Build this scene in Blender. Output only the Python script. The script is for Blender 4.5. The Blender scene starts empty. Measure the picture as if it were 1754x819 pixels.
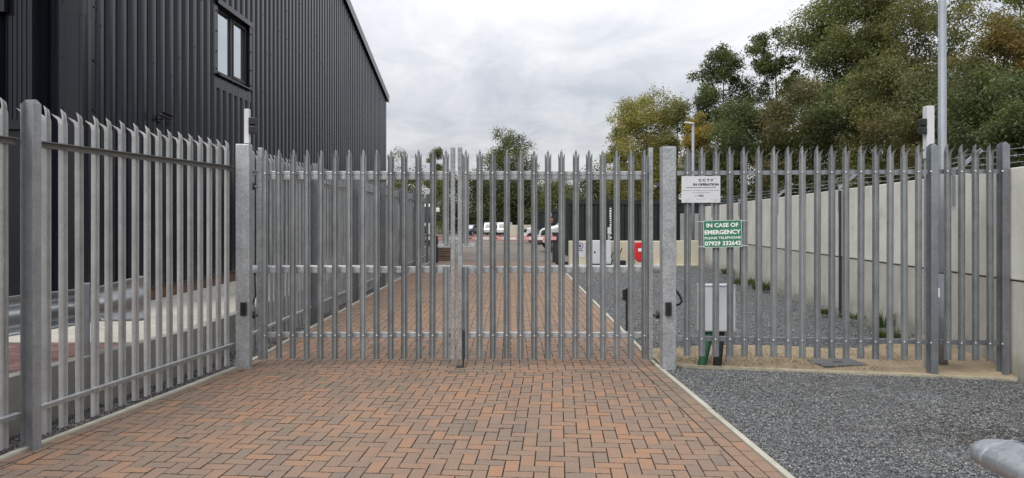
import bpy, math, random
import numpy as np
from mathutils import Vector, Matrix

# ------------------------------------------------------------------ camera, sky, sun, exposure
S = bpy.context.scene
COL = S.collection
F = 1169.0; HX = 875.0; HY = 372.0; CAMZ = 1.6           # focal length in photo pixels, vanishing point, eye height
cam_d = bpy.data.cameras.new('camera'); cam = bpy.data.objects.new('camera', cam_d); COL.objects.link(cam)
cam.location = (0, 0, CAMZ); cam.rotation_euler = (math.radians(90), 0, 0)
cam_d.sensor_width = 36; cam_d.lens = 36 * F / 1754
cam_d.shift_x = (877 - HX) / 1754; cam_d.shift_y = -(409.5 - HY) / 1754
cam_d.clip_start = 0.05; cam_d.clip_end = 3000
S.camera = cam

SUN_EL = math.radians(48); SUN_AZ = math.radians(215)      # compass style: 0 = +Y, clockwise; behind the camera, to the left
world = bpy.data.worlds.new('World'); S.world = world; world.use_nodes = True
nt = world.node_tree; nt.nodes.clear()
def wn(t, **k):
    n = nt.nodes.new(t)
    for a, b in k.items(): setattr(n, a, b)
    return n
def wl(a, b): nt.links.new(a, b)
out = wn('ShaderNodeOutputWorld'); bg = wn('ShaderNodeBackground')
sky = wn('ShaderNodeTexSky'); sky.sky_type = 'NISHITA'; sky.sun_disc = False
sky.sun_elevation = SUN_EL; sky.sun_rotation = SUN_AZ; sky.air_density = 1.5; sky.dust_density = 2.0
tc = wn('ShaderNodeTexCoord'); sep = wn('ShaderNodeSeparateXYZ'); wl(tc.outputs['Generated'], sep.inputs[0])
zc = wn('ShaderNodeMath', operation='MAXIMUM'); wl(sep.outputs['Z'], zc.inputs[0]); zc.inputs[1].default_value = 0.0
za = wn('ShaderNodeMath', operation='ADD'); wl(zc.outputs[0], za.inputs[0]); za.inputs[1].default_value = 0.16
dv = wn('ShaderNodeVectorMath', operation='DIVIDE'); wl(tc.outputs['Generated'], dv.inputs[0])
cz = wn('ShaderNodeCombineXYZ')
for i in range(3): wl(za.outputs[0], cz.inputs[i])
wl(cz.outputs[0], dv.inputs[1])
no = wn('ShaderNodeTexNoise'); no.inputs['Scale'].default_value = 0.75; no.inputs['Detail'].default_value = 9; no.inputs['Roughness'].default_value = 0.52
no.inputs['Distortion'].default_value = 0.5; wl(dv.outputs[0], no.inputs['Vector'])
n2 = wn('ShaderNodeTexNoise'); n2.inputs['Scale'].default_value = 2.6; n2.inputs['Detail'].default_value = 8; n2.inputs['Roughness'].default_value = 0.6; n2.inputs['Distortion'].default_value = 0.8
st = wn('ShaderNodeMapping'); st.inputs['Scale'].default_value = (1.0, 0.55, 1.0); st.inputs['Rotation'].default_value = (0, 0, 0.5); wl(dv.outputs[0], st.inputs[0]); wl(st.outputs[0], n2.inputs['Vector'])
mxn = wn('ShaderNodeMath', operation='MULTIPLY_ADD'); wl(n2.outputs['Fac'], mxn.inputs[0]); mxn.inputs[1].default_value = 0.42
hf = wn('ShaderNodeMath', operation='MULTIPLY'); wl(no.outputs['Fac'], hf.inputs[0]); hf.inputs[1].default_value = 0.58; wl(hf.outputs[0], mxn.inputs[2])
cr = wn('ShaderNodeValToRGB'); wl(mxn.outputs[0], cr.inputs[0])
cr.color_ramp.elements[0].position = 0.37; cr.color_ramp.elements[0].color = (0.45, 0.475, 0.535, 1)
cr.color_ramp.elements[1].position = 0.63; cr.color_ramp.elements[1].color = (0.78, 0.78, 0.79, 1)
# overcast vault: smoothly brighter towards the zenith
gm = wn('ShaderNodeMath', operation='MULTIPLY_ADD'); wl(zc.outputs[0], gm.inputs[0]); gm.inputs[1].default_value = 1.5; gm.inputs[2].default_value = 0.80
vm = wn('ShaderNodeVectorMath', operation='SCALE'); wl(cr.outputs[0], vm.inputs[0]); wl(gm.outputs[0], vm.inputs['Scale'])
sc_ = wn('ShaderNodeVectorMath', operation='SCALE'); wl(sky.outputs[0], sc_.inputs[0]); sc_.inputs['Scale'].default_value = 0.08
mx = wn('ShaderNodeMix', data_type='RGBA'); mx.inputs['Factor'].default_value = 0.9
wl(sc_.outputs[0], mx.inputs['A']); wl(vm.outputs[0], mx.inputs['B'])
wl(mx.outputs['Result'], bg.inputs['Color']); bg.inputs['Strength'].default_value = 1.0
wl(bg.outputs[0], out.inputs[0])

sun_d = bpy.data.lights.new('sun', 'SUN'); sun_d.energy = 1.4; sun_d.angle = math.radians(25); sun_d.color = (1, 0.96, 0.9)
sun = bpy.data.objects.new('sun', sun_d); COL.objects.link(sun)
sdir = Vector((math.sin(SUN_AZ) * math.cos(SUN_EL), math.cos(SUN_AZ) * math.cos(SUN_EL), math.sin(SUN_EL)))
sun.rotation_euler = sdir.to_track_quat('Z', 'Y').to_euler(); sun.location = (-10, -10, 20)

S.view_settings.view_transform = 'Standard'; S.view_settings.look = 'None'
S.view_settings.exposure = 0.32; S.view_settings.gamma = 1.0
S.render.engine = 'CYCLES'
S.cycles.max_bounces = 6; S.cycles.diffuse_bounces = 3; S.cycles.transparent_max_bounces = 8
S.cycles.use_denoising = True

random.seed(7); RNG = np.random.default_rng(11)
def U(a, b): return random.uniform(a, b)
def pX(px, Y): return (px - HX) * Y / F
def pZ(py, Y): return CAMZ - (py - HY) * Y / F
def groundZ(Y): return 0.0 if Y < 30 else -0.016 * (min(Y, 110) - 30)

# ------------------------------------------------------------------ materials
MATS = {}
class NT:
    def __init__(s, name):
        s.m = bpy.data.materials.new(name); s.m.use_nodes = True; s.t = s.m.node_tree
        s.b = s.t.nodes['Principled BSDF']; s.o = s.t.nodes['Material Output']; MATS[name] = s.m
    def n(s, t, **k):
        x = s.t.nodes.new(t)
        for a, b in k.items(): setattr(x, a, b)
        return x
    def l(s, a, b): s.t.links.new(a, b)
    def set(s, **k):
        for a, b in k.items(): s.b.inputs[a.replace('_', ' ')].default_value = b
    def coord(s, kind='Object'):
        return s.n('ShaderNodeTexCoord').outputs[kind]
    def pos(s): return s.n('ShaderNodeNewGeometry').outputs['Position']
    def noise(s, vec, scale, detail=5, rough=0.55, dist=0):
        n = s.n('ShaderNodeTexNoise'); n.inputs['Scale'].default_value = scale; n.inputs['Detail'].default_value = detail
        n.inputs['Roughness'].default_value = rough; n.inputs['Distortion'].default_value = dist
        if vec is not None: s.l(vec, n.inputs['Vector'])
        return n.outputs['Fac']
    def scalev(s, vec, sc):
        n = s.n('ShaderNodeMapping'); n.inputs['Scale'].default_value = sc; s.l(vec, n.inputs['Vector']); return n.outputs[0]
    def ramp(s, fac, stops, interp='LINEAR'):
        r = s.n('ShaderNodeValToRGB'); r.color_ramp.interpolation = interp; e = r.color_ramp.elements
        while len(e) < len(stops): e.new(0.5)
        for i, (p, c) in enumerate(stops):
            e[i].position = p; e[i].color = (*c, 1) if len(c) == 3 else c
        s.l(fac, r.inputs[0]); return r.outputs[0]
    def mix(s, fac, a, b, mode='MIX'):
        m = s.n('ShaderNodeMix', data_type='RGBA', blend_type=mode)
        for key, v in (('Factor', fac), ('A', a), ('B', b)):
            sock = m.inputs[key] if key == 'Factor' else [i for i in m.inputs if i.name == key and i.type == 'RGBA'][0]
            if hasattr(v, 'is_linked'): s.l(v, sock)
            else: sock.default_value = v if key == 'Factor' else (*v, 1)
        return m.outputs['Result'] if False else [o for o in m.outputs if o.type == 'RGBA'][0]
    def math(s, op, a, b=None):
        m = s.n('ShaderNodeMath', operation=op)
        for i, v in enumerate((a, b)):
            if v is None: continue
            if hasattr(v, 'is_linked'): s.l(v, m.inputs[i])
            else: m.inputs[i].default_value = v
        return m.outputs[0]
    def color(s, sock): s.l(sock, s.b.inputs['Base Color'])
    def rough(s, sock): s.l(sock, s.b.inputs['Roughness'])
    def bump(s, h, strength=0.3, dist=0.01):
        b = s.n('ShaderNodeBump'); b.inputs['Strength'].default_value = strength; b.inputs['Distance'].default_value = dist
        s.l(h, b.inputs['Height']); s.l(b.outputs[0], s.b.inputs['Normal'])
    def rnd(s):   # random per object and per loose piece
        a = s.n('ShaderNodeObjectInfo').outputs['Random']; g = s.n('ShaderNodeNewGeometry').outputs['Random Per Island']
        return s.math('FRACT', s.math('ADD', a, g))

def galv(name, lo, hi, metallic=0.65, rough=0.45, spangle=True, streak=True):
    k = NT(name); p = k.pos()
    v = k.n('ShaderNodeTexVoronoi'); v.inputs['Scale'].default_value = 55; k.l(p, v.inputs['Vector'])
    sp = k.n('ShaderNodeSeparateColor'); k.l(v.outputs['Color'], sp.inputs[0])
    n1 = k.noise(p, 6, 6, 0.65); n2 = k.noise(k.scalev(p, (30, 30, 1.6)), 1, 4, 0.6)
    a = k.math('ADD', k.math('MULTIPLY', sp.outputs[0], 0.30 if spangle else 0.10), k.math('MULTIPLY', n1, 0.55))
    a = k.math('ADD', a, k.math('MULTIPLY', n2, 0.35 if streak else 0.05))
    a = k.math('ADD', a, k.math('MULTIPLY', k.rnd(), 0.24))
    k.color(k.ramp(a, [(0.30, lo), (0.95, hi)]))
    k.rough(k.math('ADD', k.math('MULTIPLY', n1, 0.25), rough - 0.1)); k.set(Metallic=metallic)
    k.bump(n1, 0.08, 0.002)
    return k.m
M_PALE = galv('galvanised_pale', (0.165, 0.175, 0.18), (0.42, 0.435, 0.44), 0.42, 0.40, False)
M_PALE_LIT = galv('galvanised_pale_lit', (0.26, 0.265, 0.265), (0.56, 0.565, 0.555), 0.35, 0.42, False)  # lighter copy of the pale steel; light on the left pales put into colour
M_GALV = galv('galvanised_steel', (0.25, 0.263, 0.275), (0.56, 0.58, 0.59), 0.45, 0.46)
M_GALV_B = galv('galvanised_stile', (0.20, 0.21, 0.22), (0.48, 0.50, 0.51), 0.5, 0.46)
M_RAIL_SHADED = galv('weathered_shaded_rail', (0.085, 0.085, 0.08), (0.24, 0.24, 0.23), 0.3, 0.55, False)  # left top rail: weathered, and its underside shade put into the colour
M_POST = galv('galvanised_post', (0.15, 0.16, 0.175), (0.36, 0.385, 0.41), 0.6, 0.5, False)
M_ARMCO = galv('galvanised_barrier', (0.42, 0.44, 0.46), (0.68, 0.70, 0.72), 0.8, 0.30, False, False)
M_ARMCO_B = galv('galvanised_rail_end', (0.20, 0.215, 0.235), (0.42, 0.445, 0.475), 0.5, 0.45, True, True)

def plain(name, col, rough=0.5, metallic=0.0, var=0.12, scale=8, bump=0.0):
    k = NT(name); p = k.pos(); n = k.noise(p, scale, 6, 0.6)
    lo = tuple(c * (1 - var) for c in col); hi = tuple(min(1, c * (1 + var)) for c in col)
    k.color(k.ramp(n, [(0.3, lo), (0.7, hi)])); k.set(Roughness=rough, Metallic=metallic)
    if bump: k.bump(k.noise(p, scale * 6, 5, 0.6), bump, 0.004)
    return k.m
M_BLACK = plain('black_plastic', (0.015, 0.015, 0.016), 0.45)
M_RUBBER = plain('black_rubber', (0.02, 0.02, 0.02), 0.8)
M_WHITE = plain('white_plastic', (0.62, 0.63, 0.65), 0.45, 0, 0.05, 3)
M_CABINET = plain('cabinet_grey_white', (0.86, 0.89, 0.92), 0.5, 0, 0.03, 3)
M_LETTER_W = plain('white_lettering', (0.85, 0.86, 0.85), 0.6, 0, 0.03)
M_LETTER_K = plain('black_lettering', (0.02, 0.02, 0.022), 0.6)
M_LETTER_G = plain('grey_lettering', (0.22, 0.22, 0.23), 0.6)
M_GREEN = plain('sign_green', (0.035, 0.19, 0.105), 0.42, 0, 0.08, 5)
M_DUCTG = plain('green_duct', (0.02, 0.10, 0.045), 0.55, 0, 0.15, 10)
M_RED = plain('red_plastic', (0.62, 0.025, 0.03), 0.4, 0, 0.08, 4)
M_ORANGE = plain('orange_print', (0.8, 0.16, 0.01), 0.5)
M_PURPLE = plain('purple_print', (0.12, 0.03, 0.22), 0.5)
M_BOLT = plain('zinc_bolt', (0.62, 0.64, 0.66), 0.32, 0.8, 0.1, 60)
M_STEELDARK = plain('dark_steel', (0.05, 0.052, 0.055), 0.5, 0.4, 0.2)
M_CHARCOAL = plain('charcoal_enamel', (0.035, 0.037, 0.043), 0.45, 0, 0.1, 4)
M_CARWHITE = plain('white_car_paint', (0.74, 0.76, 0.77), 0.25, 0, 0.04, 2)
M_CARDARK = plain('dark_car_paint', (0.02, 0.024, 0.03), 0.25, 0, 0.1, 2)
M_TYRE = plain('tyre_rubber', (0.018, 0.018, 0.018), 0.85)
M_POST_LIT = galv('galvanised_post_lit', (0.20, 0.21, 0.22), (0.46, 0.475, 0.485), 0.5, 0.48, False)  # post steel lightened: the lit look of the left posts is in the colour
M_LAMPPOST = galv('lamp_column_steel', (0.20, 0.22, 0.245), (0.36, 0.385, 0.42), 0.3, 0.55, False)
M_WOOD = plain('weathered_wood', (0.23, 0.16, 0.11), 0.8, 0, 0.35, 12, 0.3)
M_PLINTH = plain('brown_timber_plinth', (0.13, 0.065, 0.038), 0.7, 0, 0.3, 6, 0.2)
M_PALEWOOD = plain('pale_edging_board', (0.42, 0.38, 0.28), 0.85, 0, 0.25, 10, 0.3)

k = NT('window_glass'); k.set(Base_Color=(0.50, 0.54, 0.58, 1), Roughness=0.04, Metallic=0.9, IOR=1.5); M_GLASS = k.m
k.bump(k.noise(k.pos(), 1.3, 2), 0.05, 0.02)
k = NT('vehicle_glass'); k.set(Base_Color=(0.02, 0.022, 0.026, 1), Roughness=0.06, IOR=1.5); M_VGLASS = k.m

# profiled cladding: charcoal coated steel with faint weathering
def cladding(name, col):
    k = NT(name); p = k.pos(); n = k.noise(p, 1.3, 6, 0.6); s = k.noise(k.scalev(p, (9, 9, 0.35)), 1, 5, 0.6)
    a = k.math('ADD', k.math('MULTIPLY', n, 0.5), k.math('MULTIPLY', s, 0.5))
    k.color(k.ramp(a, [(0.3, tuple(c * 0.72 for c in col)), (0.72, tuple(c * 1.3 for c in col))]))
    k.rough(k.math('ADD', k.math('MULTIPLY', s, 0.22), 0.14)); k.set(Metallic=0.0); k.b.inputs['Specular IOR Level'].default_value = 0.42
    k.bump(n, 0.05, 0.01); return k.m
M_CLAD = cladding('anthracite_cladding', (0.009, 0.0108, 0.0195))
M_FLASH = cladding('anthracite_flashing', (0.009, 0.010, 0.014))

# brindled clay pavers
k = NT('brindle_paver'); p = k.pos()
r = k.math('FRACT', k.math('MULTIPLY', k.rnd(), 7.31))
big = k.noise(p, 1.1, 3, 0.5); fine = k.noise(p, 60, 5, 0.7); mid = k.noise(p, 14, 5, 0.6)
tone = k.math('ADD', k.math('MULTIPLY', r, 0.62), k.math('MULTIPLY', big, 0.55))
tone = k.math('ADD', tone, k.math('MULTIPLY', k.math('SUBTRACT', mid, 0.3), 0.55))
c = k.ramp(tone, [(0.22, (0.140, 0.120, 0.098)), (0.38, (0.215, 0.160, 0.118)), (0.62, (0.285, 0.180, 0.120)), (0.86, (0.335, 0.192, 0.115)), (1.0, (0.40, 0.200, 0.100))])
c = k.mix(k.math('MULTIPLY', fine, 0.6), c, (0.26, 0.195, 0.145))
lane = k.noise(k.scalev(p, (2.2, 0.22, 1)), 1, 6, 0.6, 0.4); blot = k.noise(p, 2.6, 7, 0.72, 1.2)
c = k.mix(k.ramp(lane, [(0.50, (0, 0, 0)), (0.75, (0.42, 0.42, 0.42))]), c, (0.13, 0.102, 0.084))
c = k.mix(k.ramp(blot, [(0.62, (0, 0, 0)), (0.76, (0.55, 0.55, 0.55))]), c, (0.10, 0.085, 0.074))
c = k.mix(k.ramp(k.noise(p, 130, 3, 0.7), [(0.35, (0.55, 0.55, 0.55)), (0.6, (1, 1, 1))]), (0.10, 0.08, 0.07), c)
k.color(c); k.set(Roughness=0.88); k.bump(fine, 0.35, 0.003); M_PAVER = k.m

k = NT('red_paver'); p = k.pos(); r = k.rnd()
c = k.ramp(r, [(0.0, (0.10, 0.058, 0.055)), (0.5, (0.155, 0.085, 0.078)), (1.0, (0.22, 0.13, 0.115))])
c = k.mix(k.math('MULTIPLY', k.noise(p, 40, 5, 0.7), 0.5), c, (0.16, 0.09, 0.08)); k.color(c); k.set(Roughness=0.9); k.bump(k.noise(p, 70, 4), 0.3, 0.003); M_REDPAVER = k.m

k = NT('paver_edge_dirt'); p = k.pos(); k.color(k.ramp(k.noise(p, 48, 4, 0.75), [(0.42, (0.020, 0.016, 0.013)), (0.56, (0.17, 0.122, 0.090))])); k.set(Roughness=.95); M_EDGEDIRT = k.m
M_JOINT = plain('joint_sand', (0.024, 0.020, 0.017), 0.95, 0, 0.3, 40)

def concrete(name, lo, hi, boards=False, stain=True):
    k = NT(name); p = k.pos(); n = k.noise(p, 2.2, 8, 0.62); f = k.noise(p, 45, 5, 0.7); v = k.noise(k.scalev(p, (5, 5, 0.7)), 1, 5, 0.6)
    a = k.math('ADD', k.math('MULTIPLY', n, 0.45), k.math('MULTIPLY', v, 0.40)); a = k.math('ADD', a, k.math('MULTIPLY', f, 0.15))
    a = k.math('ADD', a, k.math('MULTIPLY', k.math('SUBTRACT', k.rnd(), 0.5), 0.10))
    c = k.ramp(a, [(0.30, lo), (0.62, hi)])
    if stain:
        c = k.mix(k.ramp(k.noise(p, 0.9, 6, 0.7, 1.0), [(0.52, (0, 0, 0)), (0.78, (0.55, 0.55, 0.55))]), c, tuple(x * 0.55 for x in lo))
        run = k.noise(k.scalev(p, (7, 7, 0.25)), 1, 6, 0.7); c = k.mix(k.ramp(run, [(0.56, (0, 0, 0)), (0.85, (0.32, 0.32, 0.32))]), c, tuple(x * 0.5 for x in lo))
        if boards:       # green-brown splash band low on the wall
            sz_ = k.n('ShaderNodeSeparateXYZ'); k.l(p, sz_.inputs[0]); bnd = k.math('ADD', sz_.outputs['Z'], k.math('MULTIPLY', k.math('SUBTRACT', n, 0.5), 0.9))
            c = k.mix(k.ramp(bnd, [(0.0, (0.6, 0.6, 0.6)), (0.35, (0, 0, 0))]), c, (0.17, 0.165, 0.11))
    k.color(c); k.set(Roughness=0.9)
    h = k.math('ADD', k.math('MULTIPLY', f, 0.5), n)
    if boards:
        w = k.n('ShaderNodeTexWave', bands_direction='Z'); w.inputs['Scale'].default_value = 0.9; w.inputs['Distortion'].default_value = 0.6; w.inputs['Detail'].default_value = 2; k.l(p, w.inputs['Vector'])
        h = k.math('ADD', h, k.math('MULTIPLY', k.ramp(w.outputs['Fac'], [(0.0, (0, 0, 0)), (0.06, (1, 1, 1))]), 0.35))
    k.bump(h, 0.25, 0.006); return k.m
M_CONC = concrete('pale_cast_concrete', (0.53, 0.515, 0.46), (0.72, 0.705, 0.645), True)
M_CONC_LOW = concrete('lower_cast_concrete', (0.40, 0.385, 0.335), (0.60, 0.58, 0.52), True)
M_UPSTAND = concrete('grey_upstand_concrete', (0.20, 0.195, 0.17), (0.34, 0.33, 0.29))
M_APRON = concrete('pale_apron_concrete', (0.34, 0.325, 0.275), (0.50, 0.48, 0.415))
M_BEIGE = concrete('beige_block_concrete', (0.46, 0.42, 0.32), (0.60, 0.56, 0.45), False, False)
M_EDGE = concrete('pale_edging_concrete', (0.33, 0.31, 0.25), (0.50, 0.47, 0.39))
M_GREYWALL = concrete('grey_panel_concrete', (0.28, 0.28, 0.28), (0.38, 0.38, 0.38))

def stones(name, stops, rough=0.8, dark=(0.075, 0.075, 0.078)):
    k = NT(name); p = k.pos(); r = k.rnd(); c = k.ramp(r, stops)
    c = k.mix(k.math('MULTIPLY', k.noise(p, 1.2, 5, 0.6), 0.4), c, dark); k.color(c); k.set(Roughness=rough); return k.m
M_STONE = stones('grey_chippings', [(0.0, (0.075, 0.077, 0.076)), (0.35, (0.185, 0.188, 0.184)), (0.75, (0.29, 0.293, 0.286)), (0.96, (0.43, 0.43, 0.415)), (1.0, (0.60, 0.59, 0.56))])
M_STONE_DK = stones('slate_chippings', [(0.0, (0.05, 0.048, 0.054)), (0.6, (0.13, 0.12, 0.13)), (0.95, (0.22, 0.205, 0.22)), (1.0, (0.30, 0.27, 0.22))])
M_PEBBLE = stones('sand_pebbles', [(0.0, (0.18, 0.14, 0.09)), (0.5, (0.36, 0.29, 0.19)), (1.0, (0.55, 0.47, 0.34))], .9, (.3, .24, .16))
k = NT('gravel_bed_grey'); p = k.pos(); v = k.n('ShaderNodeTexVoronoi'); v.inputs['Scale'].default_value = 48; k.l(p, v.inputs['Vector'])
sp = k.n('ShaderNodeSeparateColor'); k.l(v.outputs['Color'], sp.inputs[0])
c = k.ramp(sp.outputs[0], [(0.0, (0.03, 0.033, 0.036)), (0.6, (0.10, 0.108, 0.115)), (0.95, (0.22, 0.23, 0.24))]); k.color(c); k.set(Roughness=0.9); k.bump(v.outputs['Distance'], 0.8, 0.012); M_GBED = k.m
k = NT('compacted_sand'); p = k.pos(); n = k.noise(p, 3, 7, 0.65); f = k.noise(p, 90, 4, 0.7)
c = k.ramp(k.math('ADD', k.math('MULTIPLY', n, 0.7), k.math('MULTIPLY', f, 0.3)), [(0.32, (0.25, 0.185, 0.115)), (0.65, (0.43, 0.34, 0.225))]); k.color(c); k.set(Roughness=0.95); k.bump(k.math('ADD', n, f), 0.5, 0.012); M_SAND = k.m
k = NT('yard_surface'); p = k.pos(); n = k.noise(p, 0.5, 8, 0.65); f = k.noise(p, 22, 5, 0.7)
c = k.ramp(k.math('ADD', k.math('MULTIPLY', n, 0.6), k.math('MULTIPLY', f, 0.4)), [(0.3, (0.095, 0.078, 0.066)), (0.7, (0.21, 0.178, 0.15))]); k.color(c); k.set(Roughness=0.95); k.bump(f, 0.5, 0.02); M_YARD = k.m
k = NT('rough_grass'); p = k.pos(); n = k.noise(p, 0.7, 8, 0.7)
k.color(k.ramp(n, [(0.3, (0.035, 0.045, 0.018)), (0.7, (0.075, 0.085, 0.035))])); k.set(Roughness=1.0); k.bump(k.noise(p, 9, 6), 0.8, 0.1); M_GRASS = k.m

def leafmat(name):
    k = NT(name); a = k.n('ShaderNodeAttribute'); a.attribute_name = 'leaf_colour'
    k.color(a.outputs['Color']); k.set(Roughness=0.55)
    tr = k.n('ShaderNodeBsdfTranslucent'); k.l(k.mix(1.0, a.outputs['Color'], (1.25, 1.35, 0.75), 'MULTIPLY'), tr.inputs['Color'])
    ms = k.n('ShaderNodeMixShader'); ms.inputs[0].default_value = 0.38
    k.l(k.b.outputs[0], ms.inputs[1]); k.l(tr.outputs[0], ms.inputs[2]); k.l(ms.outputs[0], k.o.inputs['Surface']); return k.m
M_LEAF = leafmat('foliage')
M_BARK = plain('bark', (0.085, 0.07, 0.055), 0.95, 0, 0.4, 7, 0.4)

# ------------------------------------------------------------------ mesh helpers
class MB:
    def __init__(s): s.v = []; s.f = []
    def add(s, vs, fs):
        o = len(s.v); s.v += [tuple(x) for x in vs]; s.f += [tuple(i + o for i in f) for f in fs]; return s
    def box(s, x0, x1, y0, y1, z0, z1):
        return s.add([(x0,y0,z0),(x1,y0,z0),(x1,y1,z0),(x0,y1,z0),(x0,y0,z1),(x1,y0,z1),(x1,y1,z1),(x0,y1,z1)],
                     [(3,2,1,0),(4,5,6,7),(0,1,5,4),(1,2,6,5),(2,3,7,6),(3,0,4,7)])
    def bar(s, a, b, w, h, up=(0,0,1)):
        a = Vector(a); b = Vector(b); t = (b - a).normalized(); u = Vector(up)
        sd = t.cross(u).normalized() * (w / 2); u2 = sd.cross(t).normalized() * (h / 2)
        vs = [a - sd - u2, a + sd - u2, a + sd + u2, a - sd + u2, b - sd - u2, b + sd - u2, b + sd + u2, b - sd + u2]
        return s.add(vs, [(0,1,2,3),(7,6,5,4),(0,4,5,1),(1,5,6,2),(2,6,7,3),(3,7,4,0)])
    def prism(s, poly, fn, d0, d1):           # poly in 2D, fn(u, v, d) -> 3D
        n = len(poly); vs = [fn(u, v, d0) for u, v in poly] + [fn(u, v, d1) for u, v in poly]
        fs = [tuple(range(n))[::-1], tuple(range(n, 2 * n))] + [(i, (i + 1) % n, n + (i + 1) % n, n + i) for i in range(n)]
        return s.add(vs, fs)
    def tube(s, pts, r, seg=8, cap=True):
        pts = [Vector(p) for p in pts]; rs = r if isinstance(r, (list, tuple)) else [r] * len(pts); rings = []
        prev = None; o = len(s.v)
        for i, p in enumerate(pts):
            t = (pts[min(i + 1, len(pts) - 1)] - pts[max(i - 1, 0)]).normalized()
            if prev is None: a = t.orthogonal().normalized()
            else:
                a = prev - t * prev.dot(t); a = a.normalized() if a.length > 1e-6 else t.orthogonal().normalized()
            prev = a; b = t.cross(a)
            for j in range(seg):
                an = 2 * math.pi * j / seg; s.v.append(tuple(p + (a * math.cos(an) + b * math.sin(an)) * rs[i]))
        for i in range(len(pts) - 1):
            for j in range(seg):
                j2 = (j + 1) % seg; s.f.append((o + i * seg + j, o + i * seg + j2, o + (i + 1) * seg + j2, o + (i + 1) * seg + j))
        if cap:
            s.f.append(tuple(o + j for j in range(seg))[::-1]); e = o + (len(pts) - 1) * seg; s.f.append(tuple(e + j for j in range(seg)))
        return s
    def mesh(s, name, mat, smooth=False):
        m = bpy.data.meshes.new(name); m.from_pydata(s.v, [], s.f); m.materials.append(mat)
        if smooth: m.polygons.foreach_set('use_smooth', [True] * len(m.polygons))
        m.update(); fix(m); return m
    def build(s, name, mat, parent=None, smooth=False, bevel=0.0, loc=None, rz=0.0):
        o = bpy.data.objects.new(name, s.mesh(name, mat, smooth)); COL.objects.link(o)
        if parent: o.parent = parent
        if loc is not None: o.location = loc
        o.rotation_euler[2] = rz
        if bevel:
            b = o.modifiers.new('bevel', 'BEVEL'); b.width = bevel; b.segments = 2; b.limit_method = 'ANGLE'; b.angle_limit = math.radians(40)
        return o
import bmesh
def fix(m):
    b = bmesh.new(); b.from_mesh(m); bmesh.ops.recalc_face_normals(b, faces=b.faces); b.to_mesh(m); b.free()
def npmesh(name, V, Fq, mat, attr=None):
    """numpy vertices, faces (n,k) of one size; optional per-face colour"""
    m = bpy.data.meshes.new(name); n, kk = Fq.shape
    m.vertices.add(len(V)); m.vertices.foreach_set('co', V.astype(np.float32).ravel())
    m.loops.add(n * kk); m.loops.foreach_set('vertex_index', Fq.astype(np.int32).ravel())
    m.polygons.add(n); m.polygons.foreach_set('loop_start', (np.arange(n) * kk).astype(np.int32)); m.polygons.foreach_set('loop_total', np.full(n, kk, np.int32))
    if attr is not None:
        a = m.attributes.new('leaf_colour', 'FLOAT_COLOR', 'FACE'); a.data.foreach_set('color', np.hstack([attr, np.ones((n, 1))]).astype(np.float32).ravel())
    m.materials.append(mat); m.update(calc_edges=True); return m
def link(name, mesh, parent=None, loc=None, rz=0.0):
    o = bpy.data.objects.new(name, mesh); COL.objects.link(o)
    if parent: o.parent = parent
    if loc is not None: o.location = loc
    o.rotation_euler[2] = rz; return o
def tag(o, label=None, cat=None, group=None, kind=None):
    if label: o['label'] = label
    if cat: o['category'] = cat
    if group: o['group'] = group
    if kind: o['kind'] = kind
    return o
def thing(name, label, cat, loc=(0, 0, 0), rz=0.0, group=None):
    o = bpy.data.objects.new(name, None); COL.objects.link(o); o.location = loc; o.rotation_euler[2] = rz; o.empty_display_size = 0.1
    return tag(o, label, cat, group)
def struct(o): o['kind'] = 'structure'; return o

def text_part(name, body, w, h, mat, parent, loc, rx=math.pi / 2, ry=0.0, rz=0.0, bold=0.02, vertical=False):
    """printed lettering as a thin flat mesh w x h centred on loc in the parent's frame"""
    c = bpy.data.curves.new(name, 'FONT'); c.body = body; c.size = 1.0; c.offset = bold; c.resolution_u = 3
    t = bpy.data.objects.new(name + '_tmp', c); COL.objects.link(t); bpy.context.view_layer.update()
    dg = bpy.context.evaluated_depsgraph_get(); m = bpy.data.meshes.new_from_object(t.evaluated_get(dg)); bpy.data.objects.remove(t)
    n = len(m.vertices); co = np.empty(n * 3, np.float32); m.vertices.foreach_get('co', co); co = co.reshape(-1, 3)
    lo = co.min(0); hi = co.max(0); co = co - (lo + hi) / 2
    co[:, 0] *= w / (hi[0] - lo[0]); co[:, 1] *= h / (hi[1] - lo[1]); m.vertices.foreach_set('co', co.ravel())
    m.materials.clear(); m.materials.append(mat); m.update()
    o = bpy.data.objects.new(name, m); COL.objects.link(o); o.parent = parent; o.location = loc; o.rotation_euler = (rx, ry, rz); return o

# ------------------------------------------------------------------ ground, yard
g = MB(); ys = [-40, 0, 24.32, 30, 50, 70, 90, 110, 200, 900]
for a, b in zip(ys[:-1], ys[1:]):
    za, zb = groundZ(a) - 0.06, groundZ(b) - 0.06
    g.add([(-500, a, za), (500, a, za), (500, b, zb), (-500, b, zb)], [(0, 1, 2, 3)])
struct(g.build('ground', M_GRASS))
y = MB(); ys = [24.36, 30, 45, 60, 80, 110, 118]
for a, b in zip(ys[:-1], ys[1:]):
    za, zb = groundZ(a) - 0.012, groundZ(b) - 0.012
    y.add([(-14, a, za), (24, a, za), (24, b, zb), (-14, b, zb)], [(0, 1, 2, 3)])
struct(y.build('yard', M_YARD))

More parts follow.
